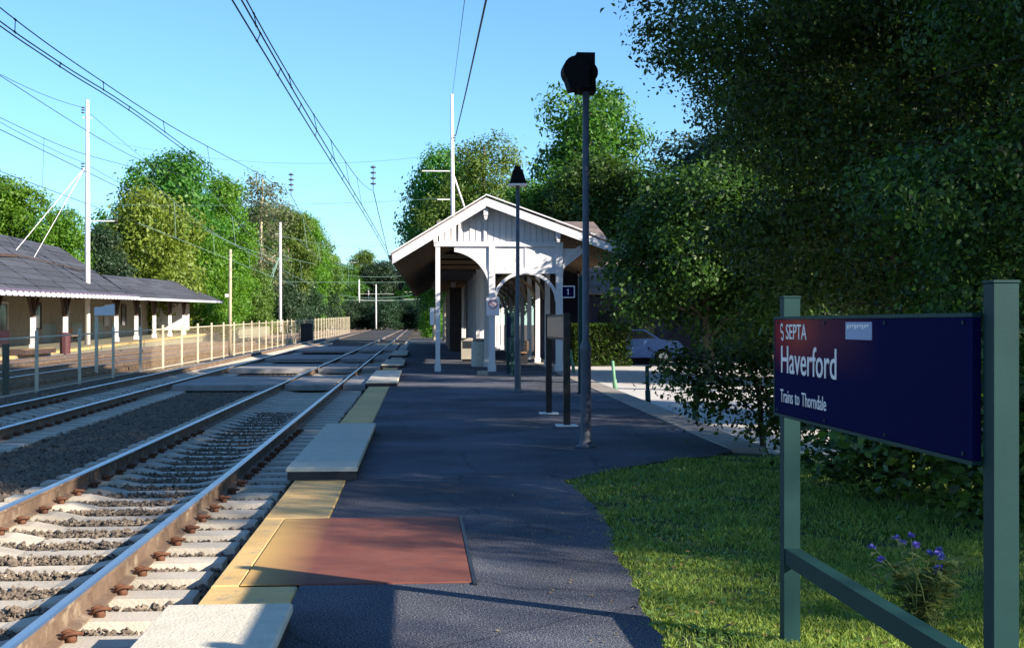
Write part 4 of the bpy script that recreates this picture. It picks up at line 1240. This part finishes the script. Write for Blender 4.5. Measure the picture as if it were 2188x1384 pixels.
line('overhead wires above the second track crossing the upper left sky',
     [('messenger_wire', [(-6.5, 12, 6.75), (-6.6, 21, 6.56), (-6.9, 29, 6.84), (-7.2, 41.4, 7.4), (-7.6, 64, 8.7), (-7.9, 84, 9.6)], .013),
      ('auxiliary_wire', [(-6.5, 12, 6.36), (-6.6, 21, 6.34), (-6.8, 26, 6.52), (-7.1, 39.7, 6.95), (-7.6, 84, 7.2)], .014),
      ('contact_wire', [(-6.52, 12, 6.28), (-6.62, 21, 6.28), (-6.82, 26, 6.46), (-7.12, 39.7, 6.85), (-7.6, 84, 6.95)], .014)], [(0, 1, (22.6, 30, 38, 47)), (1, 2, (19, 26, 33, 42, 52))])
line('pale wires above the second track in front of the left trees',
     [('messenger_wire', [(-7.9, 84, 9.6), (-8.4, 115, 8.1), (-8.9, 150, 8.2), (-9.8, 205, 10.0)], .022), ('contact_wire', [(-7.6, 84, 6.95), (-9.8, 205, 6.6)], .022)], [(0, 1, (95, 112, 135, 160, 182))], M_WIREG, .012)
line('thin wires above the rusty track behind the fence',
     [('messenger_wire', [(-12.3, 38, 8.9), (-12.7, 60, 9.0), (-13.4, 84, 10.4)], .013), ('contact_wire', [(-12.3, 38, 7.3), (-13.2, 84, 7.4)], .013)], [(0, 1, (52, 66))])
line('pale wires above the rusty track in front of the left trees',
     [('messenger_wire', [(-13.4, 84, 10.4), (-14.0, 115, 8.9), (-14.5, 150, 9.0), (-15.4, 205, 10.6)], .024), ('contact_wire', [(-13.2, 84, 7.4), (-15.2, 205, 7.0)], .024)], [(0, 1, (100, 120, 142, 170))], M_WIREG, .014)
line('thin wires above the track along the far platform',
     [('messenger_wire', [(-16.5, 50, 9.7), (-16.8, 66, 10.0), (-17.4, 84, 11.2)], .014), ('contact_wire', [(-16.5, 50, 7.6), (-17.3, 84, 7.8)], .014)], [(0, 1, (61,))])
line('pale wires above the far platform track in front of the left trees',
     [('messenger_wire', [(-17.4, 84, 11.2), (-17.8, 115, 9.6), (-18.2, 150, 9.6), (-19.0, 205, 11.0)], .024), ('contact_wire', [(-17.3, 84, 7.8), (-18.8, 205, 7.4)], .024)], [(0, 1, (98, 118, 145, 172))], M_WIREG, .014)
line('feeder wires strung along the tall white left poles',
     [('feeder_wire', sagged((-18.3, 60, 12.5), (-20.8, 84.6, 15.0), .15), .014), ('feeder_wire', sagged((-20.8, 84.6, 15.0), (-21.5, 205, 15.0), 1.6), .016), ('feeder_wire', sagged((-18.3, 60, 10.4), (-20.8, 84.6, 11.6), .1), .014), ('feeder_wire', sagged((-20.8, 84.6, 11.6), (-18.5, 205, 12.0), 1.2), .016)])
line('dark feeder wires dropping to the tall white pole behind the shelter',
     [('feeder_wire', [(1.45, 22, 8.4), (1.85, 51, 10.5), (2.25, 80, 12.8)], .026), ('feeder_wire', [(0.95, 22, 8.3), (2.05, 80, 15.2)], .009)])
line('thin cross span wires between the tall left and right poles',
     [('span_wire', sagged((-20.5, 84.6, 13.2), (2.1, 80, 11.8), 1.1), .010), ('span_wire', sagged((-20.5, 84.6, 9.0), (2.1, 80, 9.1), .25), .010)], (), M_WIREG)
line('cross span wires between the guyed pole and the far right',
     [('span_wire', sagged((-20.9, 205, 15), (2.0, 205, 15), 1.6), .022), ('span_wire', sagged((-20.9, 205, 8.0), (2.0, 205, 8.0), .1), .03)], (), M_WIREG)
line('far cross span wires low over the vanishing tracks',
     [('span_wire', sagged((-21, 333, 14), (0, 333, 14), .8), .045), ('span_wire', sagged((-21, 333, 9.0), (0, 333, 9.0), 1.0), .05), ('span_wire', sagged((-21, 333, 7.6), (0, 333, 7.6), .3), .045)], (), M_WIREG)
def inst(x, y, z, nn, label):
    b = MB()
    for i in range(nn):
        b.lathe([(.04, 0), (.16, .03), (.16, .09), (.04, .12)], 8, (0, 0, -i * .32))
    b.tube([(0, 0, .2), (0, 0, -nn * .32)], .02, 4)
    tag(b.build('insulator_string', M_INS, None, (x, y, z)), label, 'insulator')
inst(-2.60, 78, 10.6, 4, 'hanging insulator string above the nearest track before the sky')
inst(-7.9, 84, 10.8, 4, 'hanging insulator string above the left trees')

# ------------------------------------------------------------------ trees
def crown_mesh(name, seed, lobes, n_clump, per, L, cr, m, shell=0.55, wr=.5, flat=0.8, six=False):
    r = np.random.default_rng(seed)
    lob = np.array(lobes, float)
    area = (lob[:, 3] * lob[:, 4] + lob[:, 3] * lob[:, 5]); area /= area.sum()
    k = r.choice(len(lob), n_clump, p=area)
    d = r.normal(size=(n_clump, 3)); d /= np.linalg.norm(d, axis=1)[:, None]
    rad = (shell + (1.08 - shell) * r.random(n_clump) ** .7)
    rad *= 1 + .16 * np.sin(d[:, 0] * 5 + seed) * np.sin(d[:, 2] * 6 + 1.7 * seed) + .10 * r.normal(size=n_clump)
    C = lob[k, :3] + d * lob[k, 3:6] * rad[:, None]
    o = r.normal(size=(n_clump, per, 3)) * cr * np.array([1, 1, flat]) * r.uniform(.6, 1.3, (n_clump, 1, 1))
    P = (C[:, None, :] + o).reshape(-1, 3)
    out = d + np.array([0, 0, .55]) + .35 * r.normal(size=d.shape)
    out = np.repeat(out, per, axis=0)
    return npmesh(name, leaf_quads(P, L, r, wr=wr, out=out, six=six), 6 if six else 4, m)
def trunk_mesh(name, seed, lobes, h0, r0, m, nl=6, twigs=0):
    rr = random.Random(seed); b = MB(); b.sm = True
    top = max(l[2] + l[5] * .3 for l in lobes)
    xs = sum(l[0] for l in lobes) / len(lobes)
    ysm = sum(l[1] for l in lobes) / len(lobes)
    pts = [(0, 0, -.4), (0, 0, .15)]; rs = [r0 * 1.5, r0 * 1.15]
    for i in range(1, 6):
        f = i / 5
        pts.append((xs * f * f + rr.uniform(-.12, .12) * r0 * 4, ysm * f * f + rr.uniform(-.12, .12) * r0 * 4, h0 + (top - h0) * f if i > 1 else h0 * .8)); rs.append(r0 * (1 - .82 * f) + .012)
    b.tube(pts, rs, 8)
    for l in lobes[:nl]:
        base = Vector(pts[2]).lerp(Vector(pts[4]), rr.uniform(0, .9))
        for q in range(2):
            e_ = Vector((l[0] + rr.uniform(-.5, .5) * l[3], l[1] + rr.uniform(-.5, .5) * l[4], l[2] + rr.uniform(-.1, .5) * l[5]))
            mid = base.lerp(e_, .5) + Vector((rr.uniform(-.3, .3), rr.uniform(-.3, .3), rr.uniform(-.1, .3)))
            b.tube([base, mid, e_], [r0 * .38, r0 * .24, r0 * .06], 5)
            for k in range(twigs):
                st_ = mid.lerp(e_, rr.uniform(.2, 1.0)); dv = Vector((rr.gauss(0, 1), rr.gauss(0, 1), rr.gauss(0, .7))).normalized()
                t1 = st_ + Vector((dv.x * l[3], dv.y * l[4], dv.z * l[5])) * rr.uniform(.5, 1.05)
                b.tube([st_, st_.lerp(t1, .55) + Vector((0, 0, .04)), t1], [r0 * .07, r0 * .045, r0 * .015], 4, False)
    return b.mesh(name, m)
def lobes_round(seed, n, rx, z0, z1, lr):
    rr = random.Random(seed); out = []
    for i in range(n):
        f = (i + rr.uniform(-.3, .3)) / max(1, n - 1); f = min(1, max(0, f)); z = z0 + (z1 - z0) * f
        wd = rx * (math.sin(math.pi * (.20 + .68 * f)) ** .8)
        a = i * 2.4 + rr.uniform(-.6, .6); q = rr.uniform(.55, 1.05) * max(0.05, wd - lr * .45)
        s = lr * rr.uniform(.55, 1.15)
        out.append((math.cos(a) * q, math.sin(a) * q, z, s, s, s * rr.uniform(.6, .85)))
    out.append((0, 0, (z0 + z1) / 2, rx * .45, rx * .45, (z1 - z0) * .42))
    return out
PROTO = {}
def proto(key, lobes, seed, nc, per, L, cr, lm, h0, r0, bm_, **kw):
    PROTO[key] = (crown_mesh('crown_' + key, seed, lobes, nc, per, L, cr, lm, **kw), trunk_mesh('trunk_' + key, seed, lobes, h0, r0, bm_))
def tree(key, x, y, label, s=1.0, sz=None, rz=0.0, z=-.3, name='tree', cat='tree', group=None, m=None):
    cm, tm = PROTO[key]
    t = thing(name, label, cat, (x, y, z), rz, group)
    c = obj('crown', cm, t); k = obj('trunk', tm, t)
    t.scale = (s, s, sz or s)
    if m is not None:                                     # own leaf colour on a shared crown
        c.material_slots[0].link = 'OBJECT'; c.material_slots[0].material = m
    return t
# far broadleaf kinds (unit: metres, about 18 m tall)
proto('broad', lobes_round(11, 24, 5.6, 5.0, 16.4, 2.1), 11, 2300, 12, .36, .42, L_GREEN, 4.5, .34, M_BARKP, shell=.72)
proto('broad2', lobes_round(23, 22, 4.7, 4.5, 17.2, 1.9), 23, 2100, 12, .36, .40, L_GREEN, 4.5, .32, M_BARKP, shell=.72)
proto('tall', lobes_round(31, 26, 3.9, 3.0, 20.5, 1.7), 31, 2300, 12, .36, .40, L_GREEN, 4.0, .32, M_BARKP, shell=.72)
proto('sparse', lobes_round(41, 18, 4.6, 7, 19.5, 1.8), 41, 620, 9, .38, .5, L_PINK, 6.0, .36, M_BARKP, shell=.6)
proto('bushy', lobes_round(53, 20, 4.3, 1.2, 8.8, 1.6), 53, 2200, 12, .28, .36, L_YEL, 1.0, .22, M_BARKP, shell=.7)
proto('conif', lobes_round(61, 24, 4.7, 4.0, 15.4, 1.8), 61, 2300, 12, .30, .36, L_OLIVE, 4.0, .34, M_BARK, wr=.35, shell=.72)
G1 = 'trees behind the far station'
LT = [  # key, x, y, scale, zscale, label, leaf
 ('broad', -26.0, 142, 1.10, 1.12, 'big round crowned green tree behind the far station roof', None),
 ('bushy', -24.6, 126, 1.25, 1.45, 'yellow green bushy tree leaning over the end of the far station roof', None),
 ('bushy', -22.0, 138, .85, 1.10, 'smaller yellow green bushy tree beside the slim tan pole', L_BRIGHT),
 ('broad2', -33.5, 112, .78, .74, 'bright green tree at the left edge behind the high roof', L_BRIGHT),
 ('broad', -29.8, 112, .62, .64, 'green tree behind the guy rods of the tall white pole', L_BRIGHT),
 ('broad2', -27.6, 118, .55, .55, 'small dark tree just right of the tall white pole', L_DARK),
 ('broad', -39, 118, .8, .85, 'green tree cut by the left edge of the picture', L_BRIGHT),
 ('tall', -25.4, 178, 1.0, .98, 'slender green tree right of the big round crown', L_BRIGHT),
 ('sparse', -24.6, 212, 1.12, 1.24, 'sparse pinkish topped tree with pale forked trunk', None),
 ('tall', -26.5, 226, 1.15, 1.02, 'leafy green tree behind the guyed white pole', None),
 ('broad2', -23.6, 246, 1.1, 1.25, 'olive green tree right of the guyed white pole', L_OLIVE),
 ('tall', -22.6, 275, 1.1, 1.12, 'tall yellow green tree above the tan fence', L_BRIGHT),
 ('broad', -24.5, 300, 1.2, 1.35, 'broad olive tree at the right end of the left wood', L_OLIVE),
 ('tall', -21.6, 320, .95, .85, 'narrow bright tree nearest the distant poles', L_YEL),
 ('broad2', -30, 190, 1.1, 1.05, 'dark tree filling the gap behind the sparse tree', L_DARK),
 ('broad', -30, 240, 1.2, 1.1, 'dark broad tree deep in the left wood', L_DARK),
 ('bushy', -23.5, 160, .9, .9, 'low green bush at the end of the far platform', L_BRIGHT),
 ('bushy', -24.0, 192, 1.0, 1.0, 'low tan green shrub under the sparse tree', L_OLIVE),
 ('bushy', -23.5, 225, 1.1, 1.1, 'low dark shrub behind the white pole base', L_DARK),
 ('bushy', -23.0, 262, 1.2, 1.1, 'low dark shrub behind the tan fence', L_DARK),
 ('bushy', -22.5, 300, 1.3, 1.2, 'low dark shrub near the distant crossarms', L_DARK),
]
for i, (k, x, y, s, sz, lab, lm) in enumerate(LT):
    tree(k, x, y, lab, s, sz, i * 1.7, m=lm, group=G1)
# far end of the line
FE = [(-30, 400), (-24, 425), (-18, 440), (-12, 435), (-6, 445), (0, 432), (6, 440), (12, 430), (-38, 380), (-27, 470), (-15, 478), (-3, 475), (9, 470), (-26, 360), (-34, 440), (-20, 500), (-8, 505), (2, 505)]
for i, (x, y) in enumerate(FE):
    tree(('broad', 'broad2', 'tall')[i % 3], x, y, 'dark hazy tree in the row closing the far end of the tracks', 1.45, 1.05 + .07 * (i % 4), i * 2.1, m=(L_DARK, L_GREEN, L_OLIVE, L_DARK)[i % 4], group='dark trees at the far end of the tracks')
for i, x in enumerate((-23, -18.5, -14, -9.5, -5, -.5, 4)):
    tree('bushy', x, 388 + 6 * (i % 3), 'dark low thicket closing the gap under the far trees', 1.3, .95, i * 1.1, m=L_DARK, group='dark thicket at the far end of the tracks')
tree('bushy', 2.2, 160, 'small light green bush beside the far end of the platform', .5, .55, 1.0, m=L_BRIGHT)
tree('bushy', 4.6, 240, 'dark bush right of the vanishing tracks', 1.0, .9, 2.0, m=L_DARK)
# behind the shelter
tree('conif', 5.4, 112, 'olive round topped tree directly above the shelter gable', 1.06, 1.06, .3, m=None)
tree('broad2', 1.6, 128, 'dark green tree left of the white pole above the shelter roof', .62, .80, 1.2, m=L_DARK)
tree('broad', 2.4, 118, 'green tree behind the white pole above the gable', .70, .98, 2.2, m=L_GREEN)
tree('broad', 15.8, 122, 'tall airy green tree with sky showing through above the shelter', 1.08, 1.34, .8, m=L_GREEN)
tree('broad', 13.4, 96, 'full green tree right of the shelter ridge', .92, .80, 1.9, m=L_MID)
tree('broad2', 9.0, 100, 'green tree behind the shelter right slope', .75, .68, 2.9, m=L_GREEN)
tree('broad', 20.0, 90, 'dark tree behind the parked car', 1.0, .85, .4, m=L_DARK)
tree('broad2', 24.5, 84, 'dark tree at the back right of the parking area', 1.0, .95, 1.4, m=L_DARK)
tree('bushy', 15.5, 64, 'low dark shrub behind the parked car', .95, .9, .6, m=L_GREEN)
tree('bushy', 19.0, 58, 'wide dark shrub at the back of the parking area', 1.1, 1.1, 1.6, m=L_DARK)

# near trees on the right
proto('maple', lobes_round(71, 24, 3.1, 1.9, 5.7, 1.1), 71, 2800, 16, .125, .26, L_BRIGHT, 1.2, .16, M_BARK, wr=.7)
tree('maple', 8.5, 38.5, 'bright leaved tree overlapping the right eave of the shelter', 1.0, 1.0, .5, z=-.13, m=L_MID)
tree('maple', 11.6, 41.5, 'leafy green tree over the parking area behind the bush', 1.15, 1.25, 2.5, z=-.13, m=L_NEAR)
near_lobes = [(-2.6, -.4, 4.9, 1.5, 1.5, 1.1), (-1.6, .6, 6.1, 1.7, 1.7, 1.3), (-1.2, -.8, 3.6, 1.5, 1.5, 1.0), (0, 0, 5.2, 2.0, 2.0, 1.5), (.8, -1.2, 3.2, 1.7, 1.5, 1.0), (1.8, .2, 4.8, 1.9, 1.9, 1.4), (.3, .6, 7.2, 2.1, 2.1, 1.4),
              (2.6, -.8, 3.0, 1.6, 1.5, 1.0), (-.6, -.9, 2.3, 1.3, 1.2, .8), (3.0, .4, 6.2, 1.8, 1.8, 1.4), (1.2, -1.0, 1.9, 1.4, 1.2, .7), (-2.2, .4, 2.7, 1.2, 1.2, .8)]
PROTO['near'] = (crown_mesh('crown_near', 81, [(l[0] + dx * l[3] * .62, l[1] + dy * l[4] * .62, l[2] + dz * l[5] * .7, l[3] * .52, l[4] * .52, l[5] * .46) for l in near_lobes for dx, dy, dz in ((1, .2, .3), (-1, -.3, .1), (.2, 1, -.3), (-.1, -1, .4), (.1, 0, -.9))], 4600, 34, .060, .14, L_NEAR, shell=.6, wr=.55, six=True), trunk_mesh('trunk_near', 81, near_lobes, 1.3, .17, M_BARKD, 12, 7))
tree('near', 6.85, 16.2, 'big dark leafy tree overhanging the platform, its leaves against the sky', 1.0, 1.05, 0.0, z=-.1)
tree('near', 8.0, 20.4, 'dark leafy tree deep behind the station sign', 1.05, 1.08, 2.1, z=-.1)
tree('near', 10.8, 22.5, 'dark leafy tree filling the gap behind the sign', 1.1, 1.05, 5.2, z=-.1)
tree('near', 6.6, 12.0, 'dark leafy tree at the right edge above the station sign', .80, .85, 4.0, z=-.1)
bush_l = [(-.7, 0, .75, .55, .5, .42), (-.2, .1, 1.15, .6, .55, .42), (.35, 0, .8, .6, .5, .45), (.1, -.2, .45, .5, .45, .35), (-1.05, -.1, 1.05, .38, .35, .22)]
PROTO['bush'] = (crown_mesh('crown_bush', 91, bush_l, 330, 16, .062, .12, L_NEAR, shell=.2, wr=.6, six=True), trunk_mesh('trunk_bush', 91, bush_l, .25, .035, M_BARKD, 5, 5))
tree('bush', 4.35, 16.6, 'small dark shrub with separate leaves against the bright parking area', 1.0, 1.0, 0, z=-.05, name='shrub', cat='shrub')
tree('bush', 5.2, 15.2, 'dark shrub behind the left post of the station sign', 1.25, 1.05, 1.2, z=-.05, name='shrub', cat='shrub')
tree('bush', 4.3, 11.6, 'low shaded shrub under the navy sign panel', 1.15, .85, 2.6, z=-.08, name='shrub', cat='shrub')
tree('bush', 4.5, 10.0, 'wide dappled shrub close behind the sign panel', 1.3, 1.0, .7, z=-.08, name='shrub', cat='shrub')
tree('bush', 5.1, 10.6, 'dappled low shrub right of the lawn under the sign', 1.2, .95, 3.9, z=-.08, name='shrub', cat='shrub')
tree('bush', 6.0, 13.2, 'dark shrub in the deep shade behind the sign', 1.6, 1.3, 5.0, z=-.08, name='shrub', cat='shrub')
# tall street trees right of the picture; their high crowns shade the platform
proto('street', lobes_round(95, 14, 4.0, 7.6, 14.5, 1.8), 95, 2100, 14, .24, .40, L_GREEN, 6.2, .26, M_BARK)
proto('street_open', lobes_round(96, 14, 4.0, 7.8, 14.5, 1.7), 96, 1600, 14, .22, .40, L_GREEN, 6.2, .26, M_BARK)
SZ = (1.0, 1.3, 1.3, 1.35, 1.3)
for i, (x, y) in enumerate(((14.4, 4.6), (14.2, 10.2), (15.2, 16.2), (14.2, 22.0), (15.4, 27.4))):
    tree('street' if i else 'street_open', x, y, 'tall street tree standing beyond the right edge of the picture', 1.0, SZ[i], i * 1.3, z=-.13 + (1.0, .8, .3, 0, 0)[i], group='street trees right of the picture')
tree('near', 10.4, 4.9, 'leafy tree beyond the right edge of the picture shading the lawn', .74, .80, 1.0, z=-.1)
tree('maple', 14.2, 52.6, 'leafy green tree shading the dark station wall', 1.25, 1.3, 2.0, z=-.13, m=L_GREEN)
tree('maple', 15.5, 34.5, 'low leafy tree at the back of the parking area shading the bright tree', 1.1, 1.15, 1.0, z=-.13, m=L_GREEN)
proto('airy', lobes_round(97, 12, 4.4, 9.0, 15.5, 1.6), 97, 95, 14, .22, .38, L_GREEN, 7.0, .22, M_BARK, shell=.4)
tree('airy', 23.5, -6.2, 'thin crowned tree beyond the right edge dappling the platform', 1.0, 1.0, .4, z=-.13)
